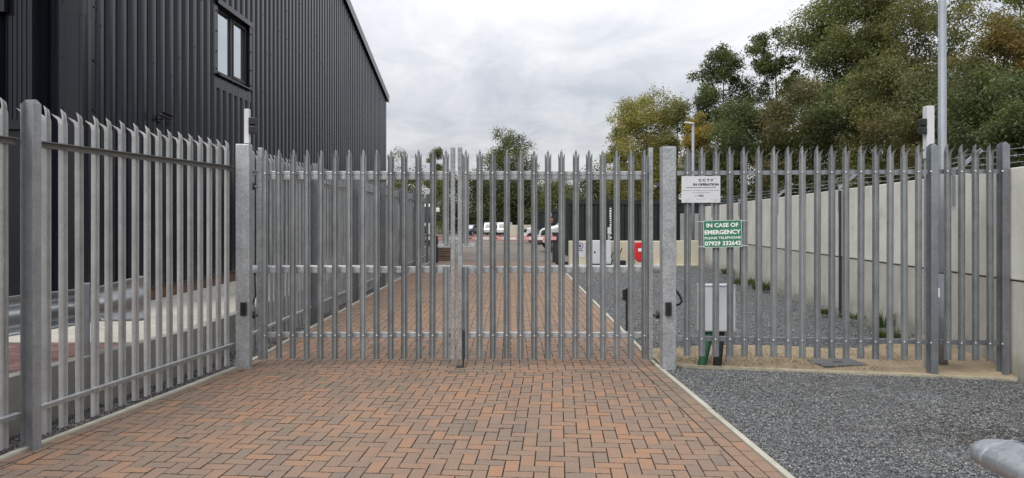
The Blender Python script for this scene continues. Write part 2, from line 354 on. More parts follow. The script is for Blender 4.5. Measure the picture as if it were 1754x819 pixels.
# kerb lines in plan:  left and right edges of the drive
def kl(Y): return -2.86 if Y > 7.4 else -2.86 - (7.4 - Y) * 0.168
def kr(Y): return 1.545 if Y > 7.35 else 1.545 + (7.35 - Y) * 0.044
Y0, YEND = 2.0, 24.3
drive = MB()
drive.add([(kl(Y0), Y0, -0.013), (kr(Y0), Y0, -0.013), (kr(7.4), 7.4, -0.013), (kl(7.4), 7.4, -0.013)], [(0, 1, 2, 3)])
drive.add([(kl(7.4), 7.4, -0.013), (kr(7.4), 7.4, -0.013), (kr(9), YEND, -0.013), (kl(9), YEND, -0.013)], [(0, 1, 2, 3)])
driveway = struct(drive.build('driveway', M_JOINT))

def clip(poly, planes):
    for (nx, ny, d) in planes:                    # keep nx*x+ny*y >= d
        o = []
        for i in range(len(poly)):
            p, q = poly[i], poly[(i + 1) % len(poly)]; a = nx * p[0] + ny * p[1] - d; b = nx * q[0] + ny * q[1] - d
            if a >= 0: o.append(p)
            if (a >= 0) != (b >= 0):
                t = a / (a - b); o.append((p[0] + (q[0] - p[0]) * t, p[1] + (q[1] - p[1]) * t))
        poly = o
        if len(poly) < 3: return None
    return poly
def area(p): return abs(sum(p[i][0] * p[(i + 1) % len(p)][1] - p[(i + 1) % len(p)][0] * p[i][1] for i in range(len(p)))) / 2
def inset(poly, d):
    n = len(poly); o = []
    ccw = sum(poly[i][0] * poly[(i + 1) % n][1] - poly[(i + 1) % n][0] * poly[i][1] for i in range(n)) > 0
    if not ccw: poly = poly[::-1]
    for i in range(n):
        p0, p1, p2 = Vector(poly[i - 1]), Vector(poly[i]), Vector(poly[(i + 1) % n])
        a = (p1 - p0); b = (p2 - p1)
        if a.length < 1e-5 or b.length < 1e-5: return None
        a.normalize(); b.normalize(); na = Vector((-a.y, a.x)); nb = Vector((-b.y, b.x)); bis = na + nb
        if bis.length < 1e-4: return None
        bis.normalize(); c = max(0.35, bis.dot(na)); q = p1 + bis * (d / c); o.append((q.x, q.y))
    return o
def block(mb, poly, dz=0.0, gap=0.0022, ch=0.0027, depth=0.03, tilt=(0, 0)):
    a = inset(poly, gap); b = inset(poly, gap + ch) if a else None
    if not b: return False
    n = len(a); cx = sum(p[0] for p in a) / n; cy = sum(p[1] for p in a) / n
    def z(p, base): return base + dz + (p[0] - cx) * tilt[0] + (p[1] - cy) * tilt[1]
    mb.add([(p[0], p[1], -depth) for p in a] + [(p[0], p[1], z(p, -ch * 0.8)) for p in a] + [(p[0], p[1], z(p, 0)) for p in b],
           [(i, (i + 1) % n, n + (i + 1) % n, n + i) for i in range(n)] + [(n + i, n + (i + 1) % n, 2 * n + (i + 1) % n, 2 * n + i) for i in range(n)] + [tuple(range(2 * n, 3 * n))])
    return True
W = 0.0965
def line_plane(x0, y0, x1, y1, side):            # half plane left(+1)/right(-1) of the line
    nx, ny = -(y1 - y0) * side, (x1 - x0) * side; L = math.hypot(nx, ny); nx /= L; ny /= L
    return (nx, ny, nx * x0 + ny * y0)
def edge_dirt(o, up=.9):                          # the worn arrises and sides carry joint dirt
    me = o.data if hasattr(o, 'data') else o; me.materials.append(M_EDGEDIRT); n = len(me.polygons); nr = np.empty(n * 3, np.float32)
    me.polygons.foreach_get('normal', nr); me.polygons.foreach_set('material_index', (np.abs(nr.reshape(-1, 3)[:, 2]) < up).astype(np.int32)); me.update(); return o
polys = []
def herring(xa, xb, ya, yb, planes, rot=0.0, cx=0.0, cy=0.0):
    i0, i1 = int(math.floor(xa / W)) - 2, int(math.ceil(xb / W)) + 2; j0, j1 = int(math.floor(ya / W)) - 2, int(math.ceil(yb / W)) + 2
    for i in range(i0, i1):
        for j in range(j0, j1):
            d = (i - j) % 4
            if d == 0: r = [(i*W, j*W), ((i+2)*W, j*W), ((i+2)*W, (j+1)*W), (i*W, (j+1)*W)]
            elif d == 3: r = [(i*W, j*W), ((i+1)*W, j*W), ((i+1)*W, (j+2)*W), (i*W, (j+2)*W)]
            else: continue
            if rot: r = [(cx + (a - cx) * math.cos(rot) - (b - cy) * math.sin(rot), cy + (a - cx) * math.sin(rot) + (b - cy) * math.cos(rot)) for a, b in r]
            q = clip(r, planes)
            if q and area(q) > 0.0006: polys.append(q)
G0, G1 = 7.06, 7.06 + 2 * W                       # stretcher band under the gates
# field outside the gates
pl = [line_plane(kl(0) + 1.03 * W, 0, kl(7.4) + 1.03 * W, 7.4, -1), line_plane(kr(0) - 2.03 * W, 0, kr(7.35) - 2.03 * W, 7.35, 1), (0, 1, Y0), (0, -1, -G0)]
herring(kl(Y0) - .5, kr(Y0) + .5, Y0 - .5, G0 + .5, pl, math.radians(-4.0), -.6, 5.0)      # laid a few degrees off the axis
# field inside
pl = [(1, 0, kl(9) + W), (-1, 0, -(kr(9) - 2 * W)), (0, 1, G1), (0, -1, -YEND)]
herring(kl(9), kr(9), G1, YEND, pl)
# border courses along the kerbs
def course(f, off, y0, y1, planes=()):
    y = y0 - U(0, 0.2)
    while y < y1:
        a, b = max(y, y0), min(y + 2 * W, y1)
        if b - a > 0.03:
            q = [(f(a) + off, a), (f(a) + off + W, a), (f(b) + off + W, b), (f(b) + off, b)]; q = clip(q, planes) if planes else q
            if q: polys.append(q)
        y += 2 * W
for (ya, yb) in ((Y0, 7.35), (7.35, YEND)):
    course(kl, 0.0, ya, yb); course(kr, -W, ya, yb); course(kr, -2 * W, ya, yb)
# band under the gates
for rrow in range(2):
    x = kl(7.2) + W - (0.1 if rrow else 0)
    while x < kr(7.2) - 2 * W:
        q = clip([(x, G0 + rrow*W), (x + 2*W, G0 + rrow*W), (x + 2*W, G0 + (rrow+1)*W), (x, G0 + (rrow+1)*W)], [(1, 0, kl(7.2) + W), (-1, 0, -(kr(7.2) - 2 * W))])
        if q: polys.append(q)
        x += 2 * W
def cen(p): return sum(a[0] for a in p) / len(p), sum(a[1] for a in p) / len(p)
def vis(p):
    x, yv = cen(p)
    if yv < 4.12: return False
    u = HX + x * F / yv; return -5 < u < 1760
polys.sort(key=lambda p: cen(p)[1])
single = [p for p in polys if vis(p) and area(p) > 0.6 * 2 * W * W][:296]; sid = set(map(id, single))
rest = MB()
for p in polys:
    t = (U(-.012, .012), U(-.012, .012))
    if id(p) in sid: continue
    block(rest, p, U(-.0015, .0015), tilt=t)
full = MB(); block(full, [(-W, -W/2), (W, -W/2), (W, W/2), (-W, W/2)]); full_mesh = edge_dirt(full.mesh('brick', M_PAVER))
for p in single:
    n_ = len(p); cx, cy = sum(a[0] for a in p) / n_, sum(a[1] for a in p) / n_
    e_ = [(math.hypot(p[(q + 1) % n_][0] - p[q][0], p[(q + 1) % n_][1] - p[q][1]), q) for q in range(n_)]; ln, q = max(e_)
    if n_ == 4 and abs(area(p) - 2 * W * W) < 1e-5 and abs(ln - 2 * W) < 1e-4:
        th_ = math.atan2(p[(q + 1) % n_][1] - p[q][1], p[(q + 1) % n_][0] - p[q][0])
        o = link('brick', full_mesh, driveway, (cx, cy, U(-.0018, .0018)), th_ + (math.pi if random.random() < .5 else 0))
        o.rotation_euler[0] = U(-.014, .014); o.rotation_euler[1] = U(-.014, .014)
    else:
        b = MB()
        if block(b, [(a[0] - cx, a[1] - cy) for a in p], U(-.0015, .0015)): edge_dirt(b.build('brick', M_PAVER, driveway, loc=(cx, cy, 0)))
tag(edge_dirt(rest.build('brick_paving', M_PAVER, driveway)), kind='stuff')

# kerb edgings
def kerb(name, f, off, w, y0, y1, z):
    e = bpy.data.objects.new(name, None); COL.objects.link(e); struct(e); y = y0
    while y < y1:
        b = min(y + 0.915, y1)
        if y < 7.38 < b: b = 7.38
        m = MB(); q = [(f(y + .001) + off, y + .003), (f(y + .001) + off + w, y + .003), (f(b - .001) + off + w, b - .003), (f(b - .001) + off, b - .003)]
        zz = z + U(-.003, .003)
        m.prism(q, lambda u, v, d: (u, v, d), -0.12, zz); m.build('edging_stone', M_EDGE, e, bevel=0.005); y = b
kerb('kerb_left', kl, -0.05, 0.047, Y0, YEND, 0.016)
kerb('kerb_right', kr, 0.003, 0.047, Y0, 22.4, 0.016)

# gravel beds and stones
def stones_mesh(name, n, sampler, smin, smax, mat, flat=0.7, zoff=0.0):
    P = sampler(n); n = len(P)
    base = np.array([(1,0,0),(-1,0,0),(0,1,0),(0,-1,0),(0,0,1),(0,0,-1)], float)
    tri = np.array([(0,2,4),(2,1,4),(1,3,4),(3,0,4),(2,0,5),(1,2,5),(3,1,5),(0,3,5)])
    V = base[None] * RNG.uniform(0.6, 1.15, (n, 6, 1)) * RNG.uniform(smin, smax, (n, 1, 1)) * np.stack([RNG.uniform(.8, 1.5, n), np.ones(n), RNG.uniform(.5, .9, n)], 1)[:, None, :]
    q = RNG.normal(size=(n, 4)); q /= np.linalg.norm(q, axis=1)[:, None]; w, x, y, z = q.T
    R = np.stack([1-2*(y*y+z*z), 2*(x*y-z*w), 2*(x*z+y*w), 2*(x*y+z*w), 1-2*(x*x+z*z), 2*(y*z-x*w), 2*(x*z-y*w), 2*(y*z+x*w), 1-2*(x*x+y*y)], 1).reshape(n, 3, 3)
    V = np.einsum('nij,nkj->nki', R, V); V[:, :, 2] *= flat
    V += P[:, None, :]; V[:, :, 2] += zoff
    Fc = (tri[None] + (np.arange(n) * 6)[:, None, None]).reshape(-1, 3)
    return npmesh(name, V.reshape(-1, 3), Fc, mat)
def wallX(Y): return 4.96 + 0.081 * (Y - 6.6)
def edgeY(X): return 7.30 + (X - 1.6) * (-0.19)         # pale edging board in front of the sand strip
gb = MB(); gb.add([(kr(Y0) + .05, Y0, -.004), (wallX(Y0) + .1, Y0, -.004), (wallX(6.7) + .1, edgeY(5.0), -.004), (1.6, 7.3, -.004)], [(0, 1, 2, 3)])
struct(gb.build('gravel_bed', M_GBED))
def near_s(n):
    Y = RNG.uniform(2.3, 7.28, n); X = RNG.uniform(1.55, 5.1, n)
    k_ = (X > 1.60 + (7.35 - Y) * 0.044) & (X < wallX(Y) - 0.01) & (Y < edgeY(X) - 0.015); X, Y = X[k_], Y[k_]
    return np.stack([X, Y, 0.004 + 0.006 * RNG.random(len(X)) + 0.010 * np.sin(X * 3.1 + Y) * np.sin(Y * 2.3) + 0.006 * np.sin(X * 9 + 2 * Y) * np.sin(Y * 7.7 - X * 3)], 1)
tag(link('gravel', stones_mesh('gravel', 76000, near_s, 0.0048, 0.0105, M_STONE)), 'loose grey stone chippings outside the fence beside the brick drive', 'gravel', kind='stuff')
SY = 8.35
gi = MB(); gi.add([(1.6, SY, -.004), (wallX(SY) + .1, SY, -.004), (wallX(22.6) + .1, 22.6, -.004), (1.6, 22.6, -.004)], [(0, 1, 2, 3)])
struct(gi.build('inner_gravel_bed', M_GBED))
def inner_s(n):
    Y = SY + (22.4 - SY) * RNG.random(n) ** 1.5; X = RNG.uniform(1.6, 6.2, n); k_ = X < wallX(Y) - 0.01
    X, Y = X[k_], Y[k_]; return np.stack([X, Y, 0.004 + 0.006 * RNG.random(len(X)) + 0.12 * np.clip((X - wallX(Y) + 0.35) / 0.35, 0, 1) ** 2], 1)
tag(link('inner_gravel', stones_mesh('inner_gravel', 42000, inner_s, 0.007, 0.015, M_STONE)), 'loose grey stone chippings inside the fence along the concrete wall', 'gravel', kind='stuff')
# sand strip with its pale front board
ss = MB(); nx_ = 40; ny_ = 14
for i in range(nx_ + 1):
    for j in range(ny_ + 1):
        X = 1.6 + (wallX(7.6) + .15 - 1.6) * i / nx_; ya = edgeY(X) + .02; Yv = ya + (SY + .06 - ya) * j / ny_
        zb = 0.012 + 0.012 * math.sin(X * 2.7 + Yv * 3) + 0.10 * max(0, (X - 4.2) / 0.8) ** 2 * min(1, (Yv - ya) * 2.0)
        ss.v.append((X, Yv, zb))
for i in range(nx_):
    for j in range(ny_): a = i * (ny_ + 1) + j; ss.f.append((a, a + ny_ + 1, a + ny_ + 2, a + 1))
struct(ss.build('sand_strip', M_SAND, smooth=True))
def sand_s(n):
    X = RNG.uniform(1.65, 4.9, n); Y = np.where(RNG.random(n) < 0.75, RNG.normal(7.55, 0.16, n), RNG.uniform(7.0, 8.3, n)); k_ = (Y > edgeY(X) + .05) & (Y < SY)
    X, Y = X[k_], Y[k_]; return np.stack([X, Y, np.full(len(X), 0.022)], 1)
tag(link('sand_pebbles', stones_mesh('sand_pebbles', 4500, sand_s, 0.004, 0.012, M_PEBBLE)), 'small yellow pebbles lying on the sand strip under the fence', 'pebbles', kind='stuff')
eb = MB(); eb.prism([(1.62, 7.29), (4.95, 7.29 - 3.33 * .19), (4.95, 7.312 - 3.33 * .19), (1.62, 7.312)], lambda u, v, d: (u, v, d), -0.1, 0.03)
tag(eb.build('edging_board', M_PALEWOOD, bevel=0.003), 'thin pale edging board between dark gravel and sand strip', 'edging')

# ------------------------------------------------------------------ left: raised apron, low wall, red paving
def fx(Y): return -2.95 - (7.35 - Y) * 0.165 if Y < 7.35 else -2.97      # fence line
def ux(Y): return fx(Y) - 0.29 if Y < 7.35 else -3.29                    # face of the low wall
AZ = 0.43
ap = MB(); ap.prism([(ux(7.35) - .12, 6.42), (ux(7.35) - .12, 7.35), (-3.36, 28), (-5.08, 28), (-5.08, 6.42)][::-1], lambda u, v, d: (u, v, d), -0.1, AZ - 0.006)
ap2 = MB(); ap2.prism([(-14, 8.05), (-14, 6.42), (-5.09, 6.42), (-5.09, 8.05)], lambda u, v, d: (u, v, d), -0.1, AZ - 0.006)
struct(ap.build('concrete_apron', M_APRON)); struct(ap2.build('side_apron', M_APRON))
rp = MB(); rp.prism([(ux(2) - .12, 2.0), (ux(6.41) - .12, 6.41), (-9, 6.41), (-9, 2.0)], lambda u, v, d: (u, v, d), -0.1, AZ - 0.035)
redpave = struct(rp.build('red_paving', M_JOINT))
rest = MB(); cnt = 0
rb = MB(); block(rb, [(-W, -W/2), (W, -W/2), (W, W/2), (-W, W/2)], depth=0.02); rb_mesh = rb.mesh('brick', M_REDPAVER)
j = 0; yv = 6.40
while yv > 3.0:
    x = -6.6 + (W if j % 2 else 0)
    while x < ux(yv) - 0.12:
        q = clip([(x, yv - W), (x + 2*W, yv - W), (x + 2*W, yv), (x, yv)], [line_plane(ux(2) - .13, 2.0, ux(7.35) - .13, 7.35, 1)])
        if q and area(q) > 0.003:
            u = HX + (x + W) * F / yv
            if u > -20 and abs(area(q) - 2*W*W) < 1e-6 and cnt < 280:
                link('brick', rb_mesh, redpave, (x + W, yv - W / 2, AZ - 0.006 + U(-.002, .002))); cnt += 1
            else:
                t = MB(); 
                if block(t, q, AZ - 0.006, depth=-(AZ - .03)): rest.add(t.v, t.f)
        x += 2 * W
    yv -= W; j += 1
tag(rest.build('brick_paving', M_REDPAVER, redpave), kind='stuff')
lw = thing('low_wall', 'low grey concrete retaining wall behind the left palisade fence', 'wall', (0, 0, 0))
segs = [2.0, 3.8, 5.6, 7.35, 9.4, 12, 15, 18, 21, 24.5]
for a, b in zip(segs[:-1], segs[1:]):
    m = MB(); a2, b2 = a + .003, b - .003
    m.prism([(ux(a2), a2), (ux(a2) - .115, a2), (ux(b2 - .002) - .115, b2), (ux(b2 - .002), b2)], lambda u, v, d: (u, v, d), -0.1, AZ + 0.012 + U(-.003, .003)); m.build('concrete_panel', M_UPSTAND, lw, bevel=0.008)
ls = MB()
for a, b in ((2.0, 7.38), (7.38, 24.3)):
    ls.add([(kl(a + .001) - .05, a, -.006), (kl(b - .001) - .05, b, -.006), (ux(b - .001) - .02, b, -.006), (ux(a + .001) - .02, a, -.006)], [(0, 1, 2, 3)])
struct(ls.build('slate_bed', M_STONE_DK))
def left_s(n):
    Y = 2.3 + (16 - 2.3) * RNG.random(n) ** 1.6; t = RNG.random(n)
    a = np.where(Y > 7.4, -2.91, -2.91 - (7.4 - Y) * .168); b = np.where(Y > 7.35, -3.28, -3.24 - (7.35 - Y) * .165)
    X = a + (b - a) * t; return np.stack([X, Y, 0.004 + 0.008 * RNG.random(n)], 1)
tag(link('slate_gravel', stones_mesh('slate_gravel', 15000, left_s, 0.006, 0.014, M_STONE_DK)), 'dark slate chippings along the foot of the left fence', 'gravel', kind='stuff')

# ------------------------------------------------------------------ warehouse
BX, BY0, BY1 = -5.10, 8.10, 27.7; EAVE, PITCH = 6.5, 0.257; RIDGE_Y = (BY0 + BY1) / 2
def gabZ(Y): return EAVE + PITCH * ((BY1 - Y) if Y > RIDGE_Y else (Y - BY0))
WH = thing('warehouse', 'large black warehouse clad in ribbed metal sheet on the left', 'warehouse', (BX, BY0, 0))
def WB(m, name, mat, parent=None, **k):
    m.v = [(a - BX, b - BY0, c) for a, b, c in m.v]; return m.build(name, mat, parent or WH, **k)
RP = 0.25
def profile(t0, t1):
    """rib profile along the wall: (t, proud)"""
    o = []; n0 = math.floor(t0 / RP)
    t = n0 * RP
    while t < t1 + RP:
        o += [(t, 0.0), (t + 0.045, 0.005), (t + 0.09, 0.0), (t + 0.112, 0.042), (t + 0.165, 0.045), (t + 0.228, 0.042)]; t += RP
    pts = []
    for i in range(len(o) - 1):
        (a, pa), (b, pb) = o[i], o[i + 1]
        if b <= t0 or a >= t1: continue
        lo, hi = max(a, t0), min(b, t1)
        f = lambda s: pa + (pb - pa) * (s - a) / (b - a)
        if not pts: pts.append((lo, f(lo)))
        pts.append((hi, f(hi)))
    return pts
def sheet(t0, t1, z0, zf, fn):
    """profiled sheet; fn(t, proud, z) -> xyz"""
    m = MB(); ps = profile(t0, t1)
    for t, d in ps: m.v += [fn(t, d, z0), fn(t, d, zf(t))]
    for i in range(len(ps) - 1): m.f.append((2*i, 2*i+2, 2*i+3, 2*i+1))
    return m
WIN = (11.78, 13.22, 4.10, 5.30)                       # opening: y0 y1 z0 z1
y_ = BY0
while y_ < BY1 - .01:
    ye = min(y_ + 1.0, BY1); fn = lambda t, d, z: (BX + d, t, z); zf = lambda t: gabZ(t) - 0.03
    spans = [(y_, ye, 0.62, zf)]
    if ye > WIN[0] and y_ < WIN[1]:
        a, b = max(y_, WIN[0]), min(ye, WIN[1]); spans = []
        if a > y_: spans.append((y_, a, 0.62, zf))
        if b < ye: spans.append((b, ye, 0.62, zf))
        spans += [(a, b, 0.62, lambda t: WIN[2]), (a, b, WIN[3], zf)]
    m = MB()
    for s_ in spans:
        q = sheet(*s_, fn); m.add(q.v, q.f)
    WB(m, 'cladding_panel', M_CLAD); y_ = ye
# plinth under the gable wall
m = MB(); m.box(BX - .2, BX + .03, BY0, BY1, AZ - 0.02, 0.60); WB(m, 'plinth', M_PLINTH)
m = MB(); m.prism([(0, .60), (.055, .60), (.055, .615), (.01, .64), (0, .64)], lambda u, v, d: (BX + u, d, v), BY0, BY1); WB(m, 'drip_flashing', M_FLASH)
# front (eaves) wall
x_ = BX
while x_ > -17:
    m = sheet(x_ - 1.0, x_, 0.45, lambda t: EAVE - .05, lambda t, d, z: (t, BY0 - d, z)); WB(m, 'cladding_panel', M_CLAD); x_ -= 1.0
# corner flashing
m = MB(); fz = 2
for (za, zb, pr) in ((.45, 4.03, .040), (4.0, EAVE, .043)):
    m = MB(); c = pr
    m.prism([(BX - .215, BY0 - c), (BX + c, BY0 - c), (BX + c, BY0 + .205), (BX + c - .003, BY0 + .205), (BX + c - .003, BY0 - c + .003), (BX - .215, BY0 - c + .003)], lambda u, v, d: (u, v, d), za, zb)
    WB(m, 'corner_flashing', M_FLASH)
# projecting door bay to the left of the corner
DX = pX(62, 7.9)
m = MB(); m.box(DX - 2.4, DX, BY0 - 0.27, BY0 - 0.04, 0.45, EAVE - .3); bay = WB(m, 'door_surround', M_FLASH)
for i in range(9):
    xx = DX - 0.06 - i * 0.055; m = MB(); m.box(xx - .016, xx, BY0 - .279, BY0 - .2705, 2.72, EAVE - .4); WB(m, 'rib', M_CLAD, bay)
m = MB(); m.box(DX - 2.4, DX + .01, BY0 - .36, BY0 - .2705, 2.60, 2.68); WB(m, 'ledge', M_FLASH, bay)
m = MB(); m.box(DX - 2.2, DX - .26, BY0 - .35, BY0 - .2805, pZ(22, 7.8), 6.0); WB(m, 'lintel_box', M_FLASH, bay)
m = MB(); m.tube([(DX - .355, BY0 - .33, 2.7), (DX - .355, BY0 - .33, 4.0)], .035, 10); WB(m, 'downpipe', M_FLASH, bay, smooth=True)
# far wall corner flashing, back and roof
m = MB(); m.prism([(BX - .05, BY1 - .15), (BX + .042, BY1 - .15), (BX + .042, BY1 + .04), (BX - .05, BY1 + .04)], lambda u, v, d: (u, v, d), .6, EAVE - .03); WB(m, 'corner_flashing', M_FLASH)
m = MB(); m.box(-17, BX - .06, BY1 - .1, BY1, 0, EAVE - .1); WB(m, 'rear_wall', M_CLAD)
for (ya, yb) in ((BY0 - .25, RIDGE_Y), (RIDGE_Y, BY1 + .25)):
    za = gabZ(RIDGE_Y) if ya == RIDGE_Y else EAVE - PITCH * .25; zb = gabZ(RIDGE_Y) if yb == RIDGE_Y else EAVE - PITCH * .25
    m = MB(); m.prism([(ya, za), (yb, zb), (yb, zb + .1), (ya, za + .1)], lambda u, v, d: (d, u, v), -17, BX + .10); WB(m, 'roof_slope', M_CLAD)
    m = MB(); m.prism([(ya, za - .16), (yb, zb - .16), (yb, zb + .13), (ya, za + .13)], lambda u, v, d: (d, u, v), BX + .101, BX + .125); WB(m, 'verge_trim', M_FLASH)
m = MB(); m.prism([(BY1 + .2, EAVE - .17), (BY1 + .36, EAVE - .17), (BY1 + .38, EAVE - .04), (BY1 + .2, EAVE - .04)], lambda u, v, d: (d, u, v), -17, BX + .08); WB(m, 'gutter', M_FLASH)
# window
wy0, wy1, wz0, wz1 = WIN; Wn = MB(); fx0 = BX - .05
wf = MB(); t = .055
for a in ((wy0, wy1, wz0, wz0 + t), (wy0, wy1, wz1 - t, wz1), (wy0, wy0 + t, wz0 + t, wz1 - t), (wy1 - t, wy1, wz0 + t, wz1 - t)): wf.box(fx0 - .03, fx0 + .03, a[0], a[1], a[2], a[3])
win = WB(wf, 'window', M_BLACK)
ym = (wy0 + wy1) / 2
m = MB(); m.box(fx0 - .028, fx0 + .034, ym - .045, ym + .045, wz0 + t, wz1 - t); WB(m, 'mullion', M_BLACK, win)
m = MB()
for a in ((ym + .046, wy1 - t - .001, wz0 + t + .001, wz0 + t + .05), (ym + .046, wy1 - t - .001, wz1 - t - .05, wz1 - t - .001), (ym + .046, ym + .09, wz0 + t + .051, wz1 - t - .051), (wy1 - t - .05, wy1 - t - .001, wz0 + t + .051, wz1 - t - .051)): m.box(fx0 - .02, fx0 + .042, *a)
WB(m, 'opening_sash', M_BLACK, win)
for a, b in ((wy0 + t, ym - .045), (ym + .09, wy1 - t - .05)):
    m = MB(); m.box(fx0 - .008, fx0 + .004, a + .0005, b - .0005, wz0 + t + .002, wz1 - t - .052 if b > ym else wz1 - t - .002); WB(m, 'pane', M_GLASS, win)
m = MB(); m.prism([(BX - .06, wz0 - .005), (BX + .11, wz0 - .035), (BX + .11, wz0 - .06), (BX + .106, wz0 - .06), (BX - .06, wz0 - .025)], lambda u, v, d: (u, d, v), wy0 - .08, wy1 + .06); WB(m, 'sill', M_FLASH, win)
m = MB(); m.prism([(BX + .039, wz0 - .08), (BX + .043, wz0 - .08), (BX + .043, wz0 - .27), (BX + .039, wz0 - .27)], lambda u, v, d: (u, d, v), wy0 - .08, wy1 + .06); WB(m, 'apron_flashing', M_FLASH, win)
m = MB(); m.prism([(BX - .05, wz1), (BX + .09, wz1 + .01), (BX + .09, wz1 - .03), (BX + .095, wz1 - .03), (BX + .095, wz1 + .06), (BX - .05, wz1 + .06)], lambda u, v, d: (u, d, v), wy0 - .10, wy1 + .10); WB(m, 'head_flashing', M_FLASH, win)
for (a, b) in ((wy0 - .10, wy0 + .0), (wy1, wy1 + .10)):
    m = MB(); m.box(BX - .05, BX + .044, a, b, wz0 - .02, wz1); WB(m, 'jamb_flashing', M_FLASH, win)
# fixing screws in the cladding
m = MB()
def screw(Y, Z, x=BX + .038): m.tube([(x - .004, Y, Z), (x + .012, Y, Z)], .013, 6)
n_ = int((BY1 - BY0) / RP)
for i in range(n_):
    Yr = math.floor(BY0 / RP) * RP + RP * (i + 1) + .168
    for z in (1.5, 2.9, 4.15, 5.35, 6.3, 7.4):
        if z < gabZ(Yr) - .2 and not (WIN[0] - .15 < Yr < WIN[1] + .15 and WIN[2] - .3 < z < WIN[3] + .1):
            if random.random() < .42 and Yr < 19: screw(Yr, z + U(-.5, .5))
for z in (1.2, 2.0, 2.9, 3.5, 4.15, 4.6, 5.2):
    screw(BY0 + .19, z, BX + .044); m.tube([(BX - .20, BY0 - .04, z), (BX - .20, BY0 - .052, z)], .014, 6)
for z in (4.15, 4.45, 4.8, 5.15): screw(wy0 - .05, z, BX + .046); screw(wy1 + .05, z, BX + .046)
tag(WB(m, 'fixing_screws', M_BLACK), kind='stuff')

# wall camera on the cladding
cy_, cz_ = 9.78, 3.02; wc = thing('security_camera', 'small black security camera bracketed to the warehouse wall', 'camera', (BX + .04, cy_, cz_)); wc.scale = (.62, .62, .62)
m = MB(); m.box(0, .035, -.06, .06, -.09, .05); m.build('wall_plate', M_BLACK, wc, bevel=.006)
m = MB(); m.tube([(.03, 0, -.03), (.12, -.05, -.05), (.2, -.1, 0)], .016, 8); m.build('bracket_arm', M_BLACK, wc, smooth=True)
m = MB(); m.tube([(.14, -.27, .055), (.17, -.2, .045), (.23, .07, -.0), (.25, .1, -.005)], [.02, .043, .046, .04], 12); m.build('camera_body', M_BLACK, wc, smooth=True)
m = MB(); m.tube([(.247, .098, -.003), (.256, .116, -.007)], .036, 12); m.build('lens', M_VGLASS, wc)
m = MB(); m.bar((.19, -.16, .105), (.275, .16, .055), .11, .006); m.build('sun_shield', M_BLACK, wc)

# ------------------------------------------------------------------ palisade parts
def pale_mesh(H, splay, name='pale', wide=1.0, mat=None):
    prof = [(-.034, .020), (-.027, .004), (-.016, .0), (-.008, .018), (.008, .018), (.016, .0), (.027, .004), (.034, .020)]; prof = [(a * wide, b) for a, b in prof]
    zs = H - 0.115; Vf = []; Ff = []
    for z in (0, zs * .5, zs): Vf.append([(x, -d, z) for x, d in prof])
    V = [p for r in Vf for p in r]
    for r in range(2):
        for i in range(7): Ff.append((r*8 + i, r*8 + i + 1, (r+1)*8 + i + 1, (r+1)*8 + i))
    def prong(idx, lv):          # lv: list of (width factor, z, forward, centre shift)
        nonlocal V
        prev = [16 + i for i in idx]; cx = sum(prof[i][0] for i in idx) / len(idx)
        for wf_, z, fwd, sh in lv:
            if wf_ == 0:
                V.append((cx + sh, -(sum(prof[i][1] for i in idx) / len(idx)) - fwd, z)); t_ = len(V) - 1
                for a, b in zip(prev[:-1], prev[1:]): Ff.append((a, b, t_))
            else:
                cur = []
                for i in idx: V.append((cx + sh + (prof[i][0] - cx) * wf_, -prof[i][1] - fwd, z)); cur.append(len(V) - 1)
                for a in range(len(idx) - 1): Ff.append((prev[a], prev[a+1], cur[a+1], cur[a]))
                prev = cur
    prong([2, 3, 4, 5], [(.95, zs + .06, 0, 0), (.8, zs + .085, splay * .1, 0), (0, H, splay * .45, 0)])
    for sg, idx in ((-1, [0, 1, 2]), (1, [5, 6, 7])):
        prong(idx, [(.97, zs + .03, splay * .12, sg * .001), (.62, zs + .05, splay * .45, sg * (.003 + splay * .10)), (0, H - .042, splay * 1.0, sg * (.002 + splay * .3))])
    # give it sheet thickness
    n = len(V); th = .003; edges = {}
    for f in Ff:
        for a, b in zip(f, f[1:] + f[:1]): edges[(a, b)] = edges.get((a, b), 0) + 1
    V2 = V + [(x, y + th, z) for x, y, z in V]; F2 = list(Ff) + [tuple(i + n for i in f[::-1]) for f in Ff]
    for (a, b) in edges:
        if (b, a) not in edges: F2.append((b, a, a + n, b + n))
    m = MB(); m.v = V2; m.f = F2; return m.mesh(name, mat or M_PALE)
bolt = MB(); bolt.tube([(0, -.015, 0), (0, -.022, 0), (0, -.026, 0)], [.011, .011, .006], 8); BOLT = bolt.mesh('bolt', M_BOLT, True)
nut = MB(); nut.tube([(0, .0, 0), (0, .028, 0)], .010, 6); NUT = nut.mesh('nut', M_BOLT)
def place_pale(mesh, parent, x, y, z, rz, bolts, both=False):
    jx, jr = U(-.003, .003), U(-.010, .010)
    o = link('pale', mesh, parent, (x + jx, y, z + U(-.003, .003)), rz); o.rotation_euler[1] = jr * .3
    for b in bolts: link('bolt', BOLT, o, (0, -.0015, b - z))
    return o
